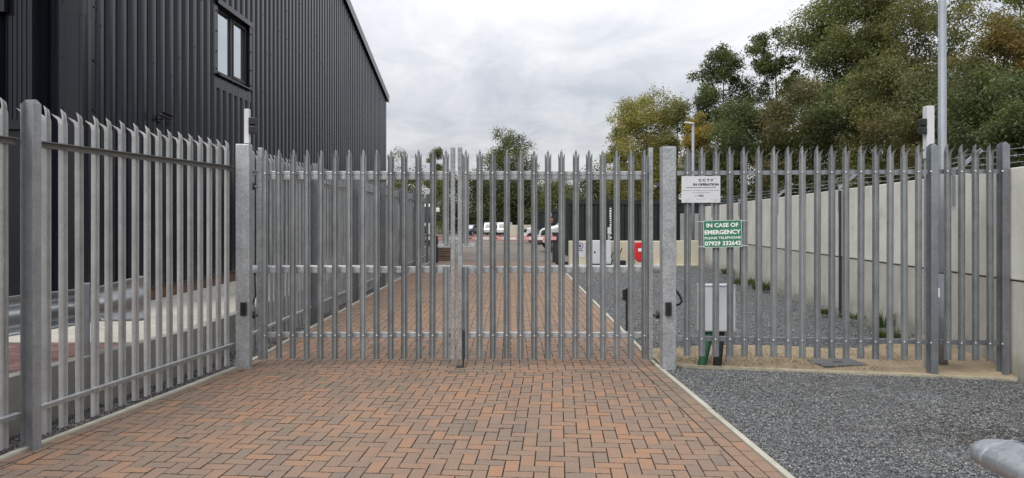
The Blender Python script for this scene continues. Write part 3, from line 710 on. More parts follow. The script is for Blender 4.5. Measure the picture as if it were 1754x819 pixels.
def h_post(name, parent, x, y, h, rz, mat=M_POST, wf_=.068, dep=.102, t=.009, loc_z=-.1, chamfer=.03):
    a, d = wf_ / 2, dep / 2; w = .007 / 2
    pts = [(-d, -a), (-d + t, -a), (-d + t, -w), (d - t, -w), (d - t, -a), (d, -a), (d, a), (d - t, a), (d - t, w), (-d + t, w), (-d + t, a), (-d, a)]
    m = MB(); n = len(pts); m.v = [(u, v, 0) for u, v in pts]
    for u, v in pts: m.v.append((u, v, h - (chamfer if abs(abs(v) - a) < 1e-6 else 0)))
    # mid-edge vertices keep the flange tops peaked
    m.f = [(i, (i+1) % n, n + (i+1) % n, n + i) for i in range(n)]
    for idx in ((0, 1, 2, 9, 10, 11), (2, 3, 8, 9), (3, 4, 5, 6, 7, 8)): m.f.append(tuple(n + i for i in idx))
    return m.build(name, mat, parent, loc=(x, y, loc_z), rz=rz)

# left fence outside the gate: rails on the drive side, points turned towards the warehouse
PL = pale_mesh(2.37, .062, wide=1.08, mat=M_PALE_LIT)
ang = math.atan2(-(fx(7.3) - fx(4.7)), 1)   # small
A = Vector((fx(7.27), 7.27, 0)); dirv = (Vector((fx(4.7), 4.7, 0)) - Vector((fx(7.3), 7.3, 0))).normalized()
rz_l = math.atan2(dirv.y, dirv.x)     # local +x runs back along the fence, front (-y) faces away from the drive
nrm = Vector((-dirv.y, dirv.x, 0)); nrm = nrm if nrm.x > 0 else -nrm          # towards the drive
LF = thing('palisade_fence', 'galvanised palisade fence panels along the left kerb in front of the gates', 'fence', (0, 0, 0))
def rail(parent, a, b, z, side, w=.045, t=.006, flip=1, mat=None):
    a = Vector(a); b = Vector(b); tdir = (b - a).normalized()
    def fn(u, v, d):
        p = a + tdir * d + side * u; return (p.x, p.y, z + v)
    pts = [(0, 0), (w, 0), (w, -t), (t, -t), (t, -w), (0, -w)]
    if flip < 0: pts = [(0, 0), (w, 0), (w, t), (t, t), (t, w), (0, w)]
    m = MB(); m.prism(pts, fn, 0, (b - a).length); return m.build('rail', mat or M_GALV, parent)
POSTS_L = [A + dirv * 2.585, A + dirv * (2.585 + 2.75)]
npl = 17
for i in range(npl):
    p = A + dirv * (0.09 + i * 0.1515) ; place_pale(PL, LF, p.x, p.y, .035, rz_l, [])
for p_ in POSTS_L: h_post('post', LF, p_.x + nrm.x * .075, p_.y + nrm.y * .075, 2.51, rz_l + math.pi / 2, M_POST_LIT)
for i in range(17):
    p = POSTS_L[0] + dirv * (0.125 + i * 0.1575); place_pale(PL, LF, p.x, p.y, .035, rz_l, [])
off = nrm * .004
ends = [(A + dirv * .02, POSTS_L[0] - dirv * .052), (POSTS_L[0] + dirv * .052, POSTS_L[1] - dirv * .052)]
for a, b in ends:
    rail(LF, a + off, b + off, 2.14, nrm, mat=M_RAIL_SHADED); rail(LF, a + off, b + off, .265, nrm)
# receding fence beyond the gate on the left
RF = thing('palisade_fence', 'long galvanised palisade fence running back beside the drive behind the gates', 'fence', (0, 0, 0))
FXB = -3.02; rz_b = -math.pi / 2; posts = [7.62 + 2.63 + 2.75 * i for i in range(6)]
PLB = pale_mesh(2.36, .055, wide=1.05); y0_ = 7.62
for p_ in posts:
    n = 17
    for i in range(n): place_pale(PLB, RF, FXB, y0_ + (p_ - y0_) * (i + .7) / (n + .4), .035, rz_b, [])
    h_post('post', RF, FXB + .075, p_, 2.51, 0.0)
    a, b = Vector((FXB + .004, y0_ + (.055 if y0_ > 8 else 0), 0)), Vector((FXB + .004, p_ - .055, 0)); sd = Vector((1, 0, 0))
    rail(RF, a, b, 2.14, sd); rail(RF, a, b, .265, sd); y0_ = p_

# gate posts
def box_post(name, label, x0, x1, yf, h, d=.15):
    t = thing(name, label, 'gate post', ((x0 + x1) / 2, yf + d / 2, 0)); w = (x1 - x0) / 2
    m = MB(); m.box(-w, w, -d/2, d/2, -.12, h); m.build('post_tube', M_GALV, t, bevel=.008)
    m = MB(); m.box(-w + .004, w - .004, -d/2 + .004, d/2 - .004, h + .0005, h + .005); m.build('cap_plate', M_GALV, t)
    return t
GYF = 7.13
GPL = box_post('gate_post', 'wide galvanised gate post left of the gates with black reader box', pX(399, GYF), pX(423, GYF), GYF + .06, pZ(247, 7.2), .10)
GPR = box_post('gate_post', 'wide galvanised gate post right of the gates with black reader box', pX(1134, GYF), pX(1157.5, GYF), GYF - .03, pZ(251, 7.1))
def reader(t, x, z, yf):
    m = MB(); m.box(x - .03, x + .03, yf - .035, yf - .0005, z - .07, z + .07); r = m.build('reader_box', M_BLACK, t, bevel=.006)
    m = MB(); m.box(x - .012, x + .012, yf - .037, yf - .0352, z - .03, z + .02); m.build('reader_window', M_VGLASS, r)
reader(GPL, .02, pZ(529, 7.19) , -.05); reader(GPR, -.015, pZ(529, 7.1), -.075)
# cable loop on the right gate post
m = MB(); m.tube([(.074, .0, pZ(525, 7.1)), (.12, -.0, pZ(523, 7.1)), (.148, .0, pZ(518, 7.1)), (.13, .0, pZ(510, 7.1)), (.105, .01, pZ(503, 7.1)), (.074, .02, pZ(496, 7.1))], .012, 8); m.build('cable_loop', M_RUBBER, GPR, smooth=True)

# gates
GY = 7.30
GB = .083; PG = pale_mesh(2.24, .016); 
def gate(label, stile_out, stile_in, pales, inner, outer_dir):
    xs0, xs1 = pX(min(stile_out, stile_in), GY), pX(max(stile_out, stile_in), GY)
    t = thing('gate', label, 'gate', (0, 0, 0), group=None)
    gy = GY + .02
    for s_ in (stile_out, stile_in):
        m = MB(); x = pX(s_, GY); m.box(x - .024, x + .024, gy - .02, gy + .035, GB - .01, pZ(252 if s_ != stile_out else 253, GY)); m.build('stile', M_GALV_B, t, bevel=.005)
    a, b = xs0 + .0265, xs1 - .0265
    zt0, zt1 = pZ(308, GY), pZ(293, GY)
    m = MB(); m.box(a, b, gy, gy + .05, zt0, zt1 - .045); m.build('rail', M_GALV, t, bevel=.006)
    m = MB(); m.box(a, b, gy - .004, gy + .05, zt1 - .044, zt1); m.build('rail', M_GALV, t, bevel=.006)
    zm = pZ(457, GY); m = MB(); m.box(a, b, gy, gy + .05, zm - .07, zm); m.build('rail', M_GALV, t, bevel=.006)
    zb = pZ(570, GY); m = MB(); m.box(a, b, gy, gy + .05, zb - .06, zb); m.build('rail', M_GALV, t, bevel=.006)
    for px in pales: place_pale(PG, t, pX(px, GY), GY, GB, 0, [zt1 - .028, zb - .03])
    # pale cut away at the lock opening, with its frame
    x = pX(inner, GY); z1, z2 = pZ(418, GY), pZ(456, GY)
    cut = pale_mesh(2.323 - z1, .016); o = link('pale', cut, t, (x, GY, z1 + .003)); link('bolt', BOLT, o, (0, -.0015, zt1 - .028 - z1))
    low = MB()
    prof = [(-.034, .020), (-.027, .004), (-.016, .0), (-.008, .018), (.008, .018), (.016, .0), (.027, .004), (.034, .020)]
    low.prism([(u, -v) for u, v in prof] + [(u, -v + .003) for u, v in prof[::-1]], lambda u, v, d: (u, v, d), 0, z2 - .01 - GB); low.build('pale', M_PALE, t, loc=(x, GY, GB))
    sg = outer_dir; xi = pX(stile_in, GY) + sg * .027; xo = x + sg * .095
    m = MB(); m.box(min(xi, xo), max(xi, xo), gy - .012, gy + .05, z1 - .04, z1); m.build('lock_opening_bar', M_GALV, t, bevel=.004)
    m = MB(); m.box(min(xi, xo), max(xi, xo), gy - .012, gy - .001, z2 - .075, z2 + .01); m.build('lock_plate', M_GALV, t, bevel=.003)
    # hinge arms towards the posts
    xsO = pX(stile_out, GY) + sg * .027
    for pz in (320, 541):
        z = pZ(pz, GY); m = MB(); m.tube([(xsO, gy + .0, z), (xsO + sg * .095, gy - .0, z)], .014, 8); h = m.build('hinge', M_STEELDARK if pz > 400 else M_POST, t, smooth=True)
        m = MB(); m.tube([(xsO + sg * .05, gy, z - .03), (xsO + sg * .05, gy, z + .045)], .02, 8); m.build('hinge_eye', M_STEELDARK, h, smooth=True)
    return t
LP = [454.5, 478.7, 502, 526, 550.2, 574.3, 598.5, 622, 646, 670, 693.5, 717.5, 741.3]
RPX = [821.4, 845, 868.4, 891.6, 915, 938.4, 961.8, 985.3, 1009, 1032.6, 1056.5, 1080.3, 1103.5]
gateL = gate('left leaf of the galvanised palisade gates across the brick drive', 445, 775.4, LP, 764, -1)
gateR = gate('right leaf of the galvanised palisade gates across the brick drive', 1115, 787.8, RPX, 798, 1)
m = MB(); m.tube([(pX(789, GY) + .03, GY - .03, .0), (pX(789, GY) + .03, GY - .03, .40)], .010, 8); m.build('drop_bolt', M_STEELDARK, gateR)
m = MB(); m.box(pX(783, GY), pX(795, GY), GY - .06, GY + .02, .001, .022); tag(m.build('bolt_socket', M_STEELDARK, bevel=.004), 'small black drop bolt socket on pavers where the gates meet', 'bolt socket')

# gate openers behind the middle rails
def opener(label, xa, xb, cap, sg):
    Yo = 7.46; t = thing('gate_opener', label, 'gate opener', (pX(xa, Yo), Yo, pZ(461, Yo)))
    L = pX(xb, Yo) - pX(xa, Yo)
    m = MB(); m.tube([(0, 0, 0), (L * .985, 0, 0)], .043, 14); b = m.build('motor_tube', M_WHITE, t, smooth=True)
    m = MB(); m.tube([(L * .9855, 0, 0), (L, 0, 0)], [.043, .03], 14); m.build('end_cap', M_WHITE, t, smooth=True)
    m = MB(); m.tube([(0, 0, 0), (sg * .16, 0, 0)] if sg < 0 else [(-.0, 0, 0), (-.16, 0, 0)], .014, 8); m.build('piston', M_BOLT, t, smooth=True)
    m = MB(); m.tube([(L * .99 if sg > 0 else 0.02, .02, -.03), (L * .99 if sg > 0 else .02, .05, -.3), ((L * .99 if sg > 0 else .02) + sg * .12, .07, -.55)], .009, 6); m.build('cable', M_RUBBER, t, smooth=True)
    return t
opener('white cylindrical gate opener arm behind the left gate leaf', 432, 648, 0, -1)
opener('white cylindrical gate opener arm behind the right gate leaf', 944, 1136, 0, 1)

# sensor poles on top of the fence beside the gates
def sensor(label, px0, px1, pz0, pz1, Yp, bx0, bx1, bz0, bz1):
    t = thing('sensor_pole', label, 'sensor', (pX((px0 + px1) / 2, Yp), Yp, pZ(pz1, Yp))); w = (pX(px1, Yp) - pX(px0, Yp)) / 2; H = pZ(pz0, Yp) - pZ(pz1, Yp)
    m = MB(); m.box(-w, w, -w, w, 0, H); m.build('pole', M_WHITE, t, bevel=.006)
    ox = pX((px0 + px1) / 2, Yp); a, b = pX(bx0, Yp) - ox, pX(bx1, Yp) - ox; c, d = pZ(bz1, Yp) - pZ(pz1, Yp), pZ(bz0, Yp) - pZ(pz1, Yp)
    m = MB(); m.box(a, b, -.05, .03, c, (c + d) / 2 - .006); m.build('sensor_box', M_BLACK, t, bevel=.008)
    m = MB(); m.box(a, b, -.05, .03, (c + d) / 2 + .006, d); m.build('sensor_box', M_BLACK, t, bevel=.008)
    m = MB(); m.box(min(a, -w), max(b, w) - .01, -.012, .012, (c + d) / 2 - .0055, (c + d) / 2 + .0055); m.build('bracket', M_STEELDARK, t)
    return t
sensor('white pole with black sensor boxes on the left gate post', 419.5, 428, 187, 246, 7.32, 428.2, 439, 202, 229)
sp_ = sensor('white pole with black sensor boxes behind the right palisade fence', 1584, 1597, 182, 272, 7.10, 1575, 1583.7, 204, 230)
m = MB(); m.tube([(.01, 0, 0), (.0, .02, -.1), (.02, .03, -.35)], .014, 8); m.build('cable', M_RUBBER, sp_, smooth=True)
m = MB(); m.box(-.02, .02, .01, .05, -2.3, .1); m.build('stem', M_GALV, sp_)

# right-hand fence
RPALES = [1176, 1201, 1225.5, 1250, 1274.6, 1299.3, 1324, 1349, 1373.6, 1398.3, 1423, 1448, 1473, 1498, 1522.6, 1547.3, 1572]
RP2 = [1622, 1645, 1669.5, 1694]
RFN = thing('palisade_fence', 'galvanised palisade fence between right gate post and concrete wall', 'fence', (0, 0, 0))
PR = pale_mesh(2.165, .05)
def ry(X): return 7.08 - (X - 1.7) * 0.088
def pxY(px):                                         # depth where a ray at px meets the fence line
    r_ = (px - HX) / F; return (7.08 + 1.7 * .088) / (1 + .088 * r_)
rzr = -math.atan(.088)
for px in RPALES + RP2:
    Yp = pxY(px); place_pale(PR, RFN, pX(px, Yp), Yp, .165, rzr, [2.055, .34])
tdir = Vector((1, -.088, 0)).normalized(); bk = Vector((.088, 1, 0)).normalized()
def fp(px, o=.006): Yp = pxY(px); return Vector((pX(px, Yp), Yp, 0)) + bk * o
for z in (2.08, .365):
    rail(RFN, fp(1160), fp(1589), z, bk, mat=M_POST); rail(RFN, fp(1610), fp(1711), z, bk, mat=M_POST)
for px, zt in ((1598.5, 2.44), (1720.5, 2.45)):
    q = fp(px, .02); h_post('post', RFN, q.x, q.y, zt, rzr + math.pi / 2)
    for z in (2.055, .34): link('bolt', BOLT, RFN, (q.x - .04, q.y - .03, z))
    m = MB(); m.box(q.x + .018, q.x + .042, q.y - .0525, q.y - .0515, .80, .89)
    if px < 1700: m.build('paper_tag', M_LETTER_W, RFN)
# lamp column behind that fence
lc = thing('lamp_column', 'tall galvanised round lamp column rising behind the right palisade fence', 'lamp column', (pX(1614, 7.25), 7.25, 0))
m = MB(); m.tube([(0, 0, -.05), (0, 0, 1.0)], .052, 20); m.build('base_section', M_LAMPPOST, lc, smooth=True)
m = MB(); m.tube([(0, 0, 1.0), (0, 0, 1.03), (0, 0, 5.9)], [.052, .042, .036], 20); m.build('shaft', M_LAMPPOST, lc, smooth=True)
m = MB(); m.tube([(0, 0, 5.9), (0, -.05, 6.05), (0, -.5, 6.1)], .025, 10); m.build('arm', M_LAMPPOST, lc, smooth=True)
m = MB(); m.bar((0, -.45, 6.1), (0, -.95, 6.12), .2, .07); m.build('lamp_head', M_WHITE, lc, bevel=.02)

# ------------------------------------------------------------------ signs on the right fence
ys_ = 7.02
s1 = thing('notice_sign', 'white rectangular camera warning sign fixed to the right fence', 'sign', (pX(1200.5, ys_), ys_, pZ(324.5, ys_)), rzr)
w1, h1 = 65 * ys_ / F, 45.5 * ys_ / F
m = MB(); m.box(-w1/2, w1/2, -.0015, .0015, -h1/2, h1/2); m.build('board', M_WHITE, s1)
def S1(x0, x1, y0, y1): return (( (x0 + x1) / 2 - 535) / 975 * w1, (412 - (y0 + y1) / 2) / 695 * h1, (x1 - x0) / 975 * w1, (y1 - y0) / 695 * h1)
for body, r_, mat, bd in (('C C T V', (478, 850, 135, 208), M_LETTER_K, .05), ('IN OPERATION', (345, 985, 252, 318), M_LETTER_K, .05)):
    x, z, w_, h_ = S1(*r_); text_part('lettering', body, w_, h_, mat, s1, (x, -.0022, z), bold=bd)
def fineprint(parent, rects, mat, S_, seed):
    rr = random.Random(seed)
    for r_ in rects:
        x, z, w_, h_ = S_(*r_); m = MB(); u = x - w_ / 2
        while u < x + w_ / 2 - .001:
            l = rr.uniform(.006, .022); e = min(u + l, x + w_ / 2); hh = h_ * rr.uniform(.6, 1)
            m.box(u, e, -.0024, -.0018, z - hh / 2, z + hh / 2); u = e + .003
        tag(m.build('small_print', mat, parent), kind='stuff')
fineprint(s1, [(165, 910, 354, 374)], M_LETTER_K, S1, 1)
fineprint(s1, [(75, 995, 432, 446), (320, 755, 488, 502), (455, 605, 530, 542), (415, 640, 660, 668), (110, 300, 684, 690), (760, 985, 684, 692)], M_LETTER_G, S1, 2)
x, z, w_, h_ = S1(385, 600, 562, 605)                 # small logo mark
m = MB(); m.tube([(x - w_ * .5, -.0022, z - h_ * .35), (x - w_ * .42, -.0022, z + h_ * .3), (x - w_ * .3, -.0022, z + h_ * .35), (x - w_ * .22, -.0022, z - h_ * .45)], .0018, 5)
m.build('logo_mark', M_LETTER_K, s1)
fineprint(s1, [(478, 600, 565, 600)], M_LETTER_K, S1, 5)
for sx in (-.37, .37):
    for sz in (-.44, .44): link('bolt', BOLT, s1, (w1 * sx, .006, h1 * sz)).scale = (.5, .5, .5)
s2 = thing('notice_sign', 'green emergency telephone sign wired to the right fence', 'sign', (pX(1237.5, ys_ - .01), ys_ - .015, pZ(400.5, ys_)), rzr)
s2.rotation_euler[1] = math.radians(-1.6)
w2, h2 = 65 * ys_ / F, 46.5 * ys_ / F
m = MB(); m.box(-w2/2, w2/2, -.0015, .0015, -h2/2, h2/2); m.build('board', M_GREEN, s2)
m = MB(); e = .0035
for a in ((-w2/2 + .002, w2/2 - .002, h2/2 - .002 - e, h2/2 - .002), (-w2/2 + .002, w2/2 - .002, -h2/2 + .002, -h2/2 + .002 + e), (-w2/2 + .002, -w2/2 + .002 + e, -h2/2 + .002 + e, h2/2 - .002 - e), (w2/2 - .002 - e, w2/2 - .002, -h2/2 + .002 + e, h2/2 - .002 - e)): m.box(a[0], a[1], -.0022, -.0016, a[2], a[3])
m.build('border', M_LETTER_W, s2)
for body, zc_, wf_, hf_, bd in (('IN CASE OF', .32, .82, .155, .03), ('EMERGENCY', .065, .93, .165, .035), ('PLEASE TELEPHONE', -.145, .93, .09, .02), ('07929 332642', -.345, .93, .165, .03)):
    text_part('lettering', body, w2 * wf_, h2 * hf_, M_LETTER_W, s2, (0, -.0026, h2 * zc_), bold=bd)
for sx in (-1, 1):
    for sz in (-1, 1):
        m = MB(); m.tube([(sx * w2 * .47, -.004, sz * h2 * .44), (sx * w2 * .52, -.006, sz * h2 * .46), (sx * (w2 * .5 + .055), .004, sz * h2 * .46 + .004)], .0022, 6); m.build('tie_wire', M_LETTER_W, s2)

# white cabinet and the two ducts behind the right fence
Yc = 7.42
cb = thing('utility_cabinet', 'pale grey wall cabinet standing behind the right fence beside gate post', 'cabinet', (pX(1231, Yc), Yc, 0))
cw = (pX(1257, Yc) - pX(1197, Yc)) / 2; cz0, cz1 = pZ(569, Yc), pZ(490, Yc)
m = MB(); m.box(-cw, cw, .02, .16, cz0, cz1); m.build('body', M_CABINET, cb, bevel=.006)
m = MB(); m.box(-cw + .012, cw - .012, .006, .0195, cz0 + .012, cz1 - .02); d_ = m.build('door', M_CABINET, cb, bevel=.004)
m = MB(); m.box(cw - .06, cw - .045, -.004, .0055, (cz0 + cz1) / 2 - .03, (cz0 + cz1) / 2 + .03); m.build('handle', M_BLACK, d_)
m = MB(); m.box(-cw, cw, .004, .2, cz1 + .0005, cz1 + .008); m.build('hood', M_WHITE, cb, bevel=.003)
for sx in (-1, 1):
    m = MB(); m.box(sx * (cw - .05) - .02, sx * (cw - .05) + .02, .10, .14, -.05, cz0 - .0005); m.build('leg', M_GALV, cb)
def duct(label, px0, px1, mat):
    Yd = 7.38; t = MB(); xa, xb = pX(px0, Yd), pX(px1, Yd); z = pZ(628, Yd)
    t.tube([(xa, Yd - .10, -.03), (xa + .004, Yd - .10, .02), (xa + (xb - xa) * .35, Yd - .03, .14), (xa + (xb - xa) * .8, Yd + .09, .27), (xb, Yd + .13, cz0 + .01)], .046, 12)
    return tag(t.build('cable_duct', mat, smooth=True), label, 'duct')
duct('green plastic cable duct curving up from the sand to the cabinet', 1197, 1222, M_DUCTG)
duct('black plastic cable duct curving up from the sand to the cabinet', 1223, 1241, M_RUBBER)
mh = MB(); mh.box(-.25, .25, -.17, .17, -.02, .026); mhole = thing('access_cover', 'square grey access cover set in the sand strip', 'access cover', (pX(1436, 7.4), 7.42, 0), .12)
mh.build('lid', plain('grey_cover', (0.105, 0.105, 0.115), .7, 0, .2, 20, .3), mhole, bevel=.008)
m = MB(); m.box(-.05, .05, -.02, .02, .0262, .030); m.build('lifting_slot', M_BLACK, mhole)

# photocell post beside the right kerb
pb = thing('photocell_post', 'short black photocell post beside the kerb behind the right gate', 'photocell post', (pX(1074.5, 9.6), 9.6, 0))
m = MB(); m.box(-.022, .022, -.022, .022, -.05, .60); m.build('post', M_BLACK, pb, bevel=.004)
m = MB(); m.box(-.065, -.0225, -.03, .03, .43, .585); m.build('photocell', M_BLACK, pb, bevel=.006)

# ------------------------------------------------------------------ right concrete wall
CW = thing('concrete_wall', 'long pale precast concrete wall running back on the right', 'wall', (0, 0, 0))
wd = Vector((.081, 1, 0)).normalized(); wn_ = Vector((1, -.081, 0)).normalized()
def wtop(Y): return 2.09 - (Y - 6.6) * .0105
yq = [2.2, 5.0, 7.9, 10.8, 13.7, 16.6, 19.5, 22.4]
for a, b in zip(yq[:-1], yq[1:]):
    a2, b2 = a + .006, b - .006
    jz = lambda Y: .975 - (Y - 6.6) * .004
    m = MB(); m.add([(wallX(q) + dx, q, z) for q in (a2, b2) for dx in (.0, .2) for z in (-.1, jz(q) - .007)],
                    [(0, 1, 5, 4), (2, 6, 7, 3), (0, 2, 3, 1), (4, 5, 7, 6), (1, 3, 7, 5), (0, 4, 6, 2)])
    m.build('wall_panel', M_CONC_LOW, CW, bevel=.008)
    m = MB(); pr = -.012 + U(-.003, .003)
    m.add([(wallX(q) + dx + pr, q, z) for q in (a2, b2) for dx in (.0, .2) for z in (jz(q) + .007, wtop(q))],
          [(0, 1, 5, 4), (2, 6, 7, 3), (0, 2, 3, 1), (4, 5, 7, 6), (1, 3, 7, 5), (0, 4, 6, 2)])
    m.build('wall_panel', M_CONC, CW, bevel=.010)
    m = MB(); m.add([(wallX(q) + dx, q, z) for q in (a, b) for dx in (.03, .17) for z in (jz(q) - .05, jz(q) + .05)],
                    [(0, 1, 5, 4), (2, 6, 7, 3), (0, 2, 3, 1), (4, 5, 7, 6), (1, 3, 7, 5), (0, 4, 6, 2)]); m.build('joint_seal', M_JOINT, CW)
# barbed wire carried on cranked brackets
BW = thing('barbed_wire', 'barbed wire strands on cranked brackets along the top of concrete wall', 'barbed wire', (0, 0, 0))
brk = [4.6, 7.75, 11.0, 14.2, 17.4, 20.6, 22.3]
def bpt(Y, f): return Vector((wallX(Y) + .03 + .24 * f, Y, wtop(Y) + .07 + .20 * f))
for Yb in brk:
    m = MB(); m.bar((wallX(Yb) - .03, Yb, wtop(Yb) - .35), (wallX(Yb) - .03, Yb, wtop(Yb) + .085), .035, .012, (1, 0, 0)); m.build('bracket_stem', M_LAMPPOST, BW)
    m = MB(); m.bar(bpt(Yb, -.25), bpt(Yb, 1.1), .045, .012, (0, 1, 0)); m.build('bracket_arm', M_LAMPPOST, BW)
rr = random.Random(3)
for f in (.15, .55, .95):
    m = MB(); pts = []
    for a, b in zip(brk[:-1], brk[1:]):
        for i in range(8):
            t = i / 8; p = bpt(a, f).lerp(bpt(b, f), t); p.z -= .05 * math.sin(t * math.pi); pts.append(p)
            if i % 1 == 0:
                q = p; m.tube([q + Vector((-.015, 0, -.015)), q + Vector((.015, .01, .018))], .002, 4); m.tube([q + Vector((.012, 0, -.018)), q + Vector((-.012, .012, .016))], .002, 4)
    pts.append(bpt(brk[-1], f)); o = MB(); o.tube(pts, .0032, 5); w_ = o.build('wire_strand', M_LAMPPOST, BW); tag(m.build('barbs', M_LAMPPOST, w_), kind='stuff')
for Yb in (10.95, 17.2):
    m = MB(); m.box(-.03, -.0005, -.022, .022, 0, wtop(Yb) - .02)
    tag(m.build('steel_strut', M_STEELDARK, loc=(wallX(Yb) - .014, Yb, 0)), 'dark steel strut against the concrete wall, %s one' % ('nearer' if Yb < 12 else 'farther'), 'strut')

# ------------------------------------------------------------------ far end of the gravel yard
BWY = 22.5
bw = thing('block_wall', 'low beige concrete block wall at the end of the inner gravel', 'wall', (0, 0, 0))
xa, xb = pX(975, BWY), wallX(BWY) - .02; n = 4; top = pZ(413, BWY)
for i in range(n):
    m = MB(); m.box(xa + (xb - xa) * i / n + .004, xa + (xb - xa) * (i + 1) / n - .004, BWY, BWY + .4, -.05, top + U(-.006, .006)); m.build('concrete_block', M_BEIGE, bw, bevel=.012)
m = MB(); m.box(xa, xb, BWY - .25, BWY - .002, -.05, .05); m.build('footing', M_BEIGE, bw, bevel=.01)
rc = thing('extinguisher_box', 'red fire extinguisher box in front of the beige block wall', 'extinguisher box', (pX(1097, BWY - .3), BWY - .3, 0))
Yr = BWY - .3; xr = (pX(1107, Yr) - pX(1088, Yr)) / 2; za, zb = pZ(448, Yr), pZ(415, Yr)
m = MB(); m.prism([(-xr, zb), (xr, zb), (xr, za + .1), (xr * .6, za), (-xr * .6, za), (-xr, za + .1)][::-1], lambda u, v, d: (u, d, v), -.13, .13); m.build('box', M_RED, rc, bevel=.03)
m = MB(); m.box(-xr * .55, xr * .8, -.136, -.1305, (za + zb) / 2 + .02, (za + zb) / 2 + .12); m.build('white_label', M_LETTER_W, rc)
for z in (.78, .22):
    m = MB(); m.box(xr * .15, xr * .5, -.145, -.1305, za + (zb - za) * z - .03, za + (zb - za) * z + .03); m.build('latch', M_BLACK, rc)
m = MB(); m.box(-xr * .8, xr * .8, -.1, .1, -.02, za + .06); m.build('stand', M_BEIGE, rc)
wb = thing('electrical_box', 'white electrical box in front of the beige block wall', 'electrical box', (pX(1029, Yr), Yr, 0))
m = MB(); m.box(-.32, .32, -.12, .15, .08, pZ(412, Yr)); m.build('housing', M_WHITE, wb, bevel=.01)
m = MB(); m.box(-.3, .3, -.128, -.1205, .11, pZ(414, Yr)); d_ = m.build('door', M_WHITE, wb, bevel=.004)
m = MB(); m.tube([(-.21, -.14, .47), (-.21, -.1285, .47)], .03, 8); m.build('lock', M_BLACK, d_)
m = MB(); m.box(-.28, .28, -.1, .12, -.02, .0795); m.build('base', M_STEELDARK, wb)
cp = thing('conduit_post', 'thin grey conduit post with black cables beside the white electrical box', 'post', (pX(1043, Yr), Yr, 0))
m = MB(); m.box(-.035, .035, -.03, .03, -.02, pZ(391, Yr)); m.build('post', M_GALV, cp)
for pts in ([(0, -.05, .02), (.08, -.06, .35), (.25, -.06, .6), (.32, -.05, .45)], [(.02, -.05, .02), (.12, -.08, .2), (.3, -.06, .3), (.42, -.05, .6)]):
    m = MB(); m.tube(pts, .018, 6); m.build('cable', M_RUBBER, cp, smooth=True)
m = MB(); m.box(-.05, .05, -.045, -.031, pZ(400, Yr), pZ(391, Yr) + .03); m.build('junction_box', M_WHITE, cp)
jb = MB(); jb.box(-.12, .12, -.1, .1, 0, .14); tag(jb.build('junction_pit', M_BLACK, loc=(pX(1065, Yr), Yr, .05), bevel=.01), 'small black box on the footing of the beige wall', 'box')
nt_ = thing('notice_sheet', 'white notice with purple ring on the beige block wall', 'sign', (pX(993.5, BWY), BWY - .004, pZ(427, BWY)))
m = MB(); m.box(-.17, .17, -.003, .003, -.26, .25); m.build('sheet', M_BEIGE if False else M_WHITE, nt_)
m = MB()
for i in range(24):
    a, b = 2 * math.pi * i / 24, 2 * math.pi * (i + 1) / 24
    m.add([(.11 * math.cos(a), -.004, .11 + .11 * math.sin(a)), (.11 * math.cos(b), -.004, .11 + .11 * math.sin(b)), (.085 * math.cos(b), -.004, .11 + .085 * math.sin(b)), (.085 * math.cos(a), -.004, .11 + .085 * math.sin(a))], [(0, 1, 2, 3)])
m.build('ring_mark', M_PURPLE, nt_)
m = MB(); m.prism([(-.05, .08), (.03, .06), (.05, .12), (-.01, .17)], lambda u, v, d: (u, d, v), -.0045, -.0035); m.build('symbol', M_PURPLE, nt_)
m = MB(); m.box(-.1, .1, -.0045, -.0035, -.06, -.03); m.build('printed_line', M_PURPLE, nt_)
# grey wall stretch behind the block wall on the right
gwm = thing('panel_wall', 'grey concrete panel wall behind the beige blocks', 'wall', (pX(1167, 25.5), 25.5, 0))
for i in range(2):
    m = MB(); m.box(i * 1.3 + .005, i * 1.3 + 1.295, 0, .2, -.1, pZ(366, 25.5)); m.build('wall_panel', M_GREYWALL, gwm, bevel=.01)
# slim street lamp
sl = thing('street_lamp', 'slim white street lamp with flat head behind the beige wall', 'street lamp', (pX(1187, 24.2), 24.2, 0))
m = MB(); m.tube([(0, 0, -.1), (0, 0, pZ(212, 24.2))], [.06, .045], 12); m.build('pole', M_LAMPPOST, sl, smooth=True)
m = MB(); m.bar((.03, 0, pZ(212, 24.2)), (-.30, 0, pZ(210, 24.2)), .14, .06); m.build('lamp_head', M_WHITE, sl, bevel=.02)

# ------------------------------------------------------------------ shipping containers
def container(label, x0, x1, Yf, depth, h, z0, mat, ribp=.28):
    t = thing('shipping_container', label, 'container', (x0, Yf, z0)); L = x1 - x0
    m = MB(); x = .12; ps = []
    while x < L - .12:
        for a, d in ((0, 0), (.07, 0), (.14, .04), (.21, .04)):
            if x + a * ribp / .28 < L - .12: ps.append((x + a * ribp / .28, d))
        x += ribp
    ps.append((L - .12, 0))
    for u, d in ps: m.v += [(u, .03 + d, .14), (u, .03 + d, h - .2)]
    m.f = [(2*i, 2*i+2, 2*i+3, 2*i+1) for i in range(len(ps) - 1)]; m.build('corrugated_side', mat, t)
    for a in ((0, L, 0, .1, h - .2, h), (0, L, 0, .1, 0, .14)): m = MB(); m.box(*a); m.build('side_rail', mat, t)
    for a in (0, L - .12): m = MB(); m.box(a, a + .12, 0, .12, .1401, h - .2001); m.build('corner_post', mat, t)
    m = MB(); m.box(.02, L - .02, .1001, depth, .02, h - .03); m.build('shell', mat, t)
    return t
M_CONT = plain('container_dark_green', (0.013, 0.021, 0.020), .5, .0, .3, 2)
M_CONT2 = plain('container_black_green', (0.014, 0.022, 0.021), .55, 0, .3, 2)
Yk = 28.5
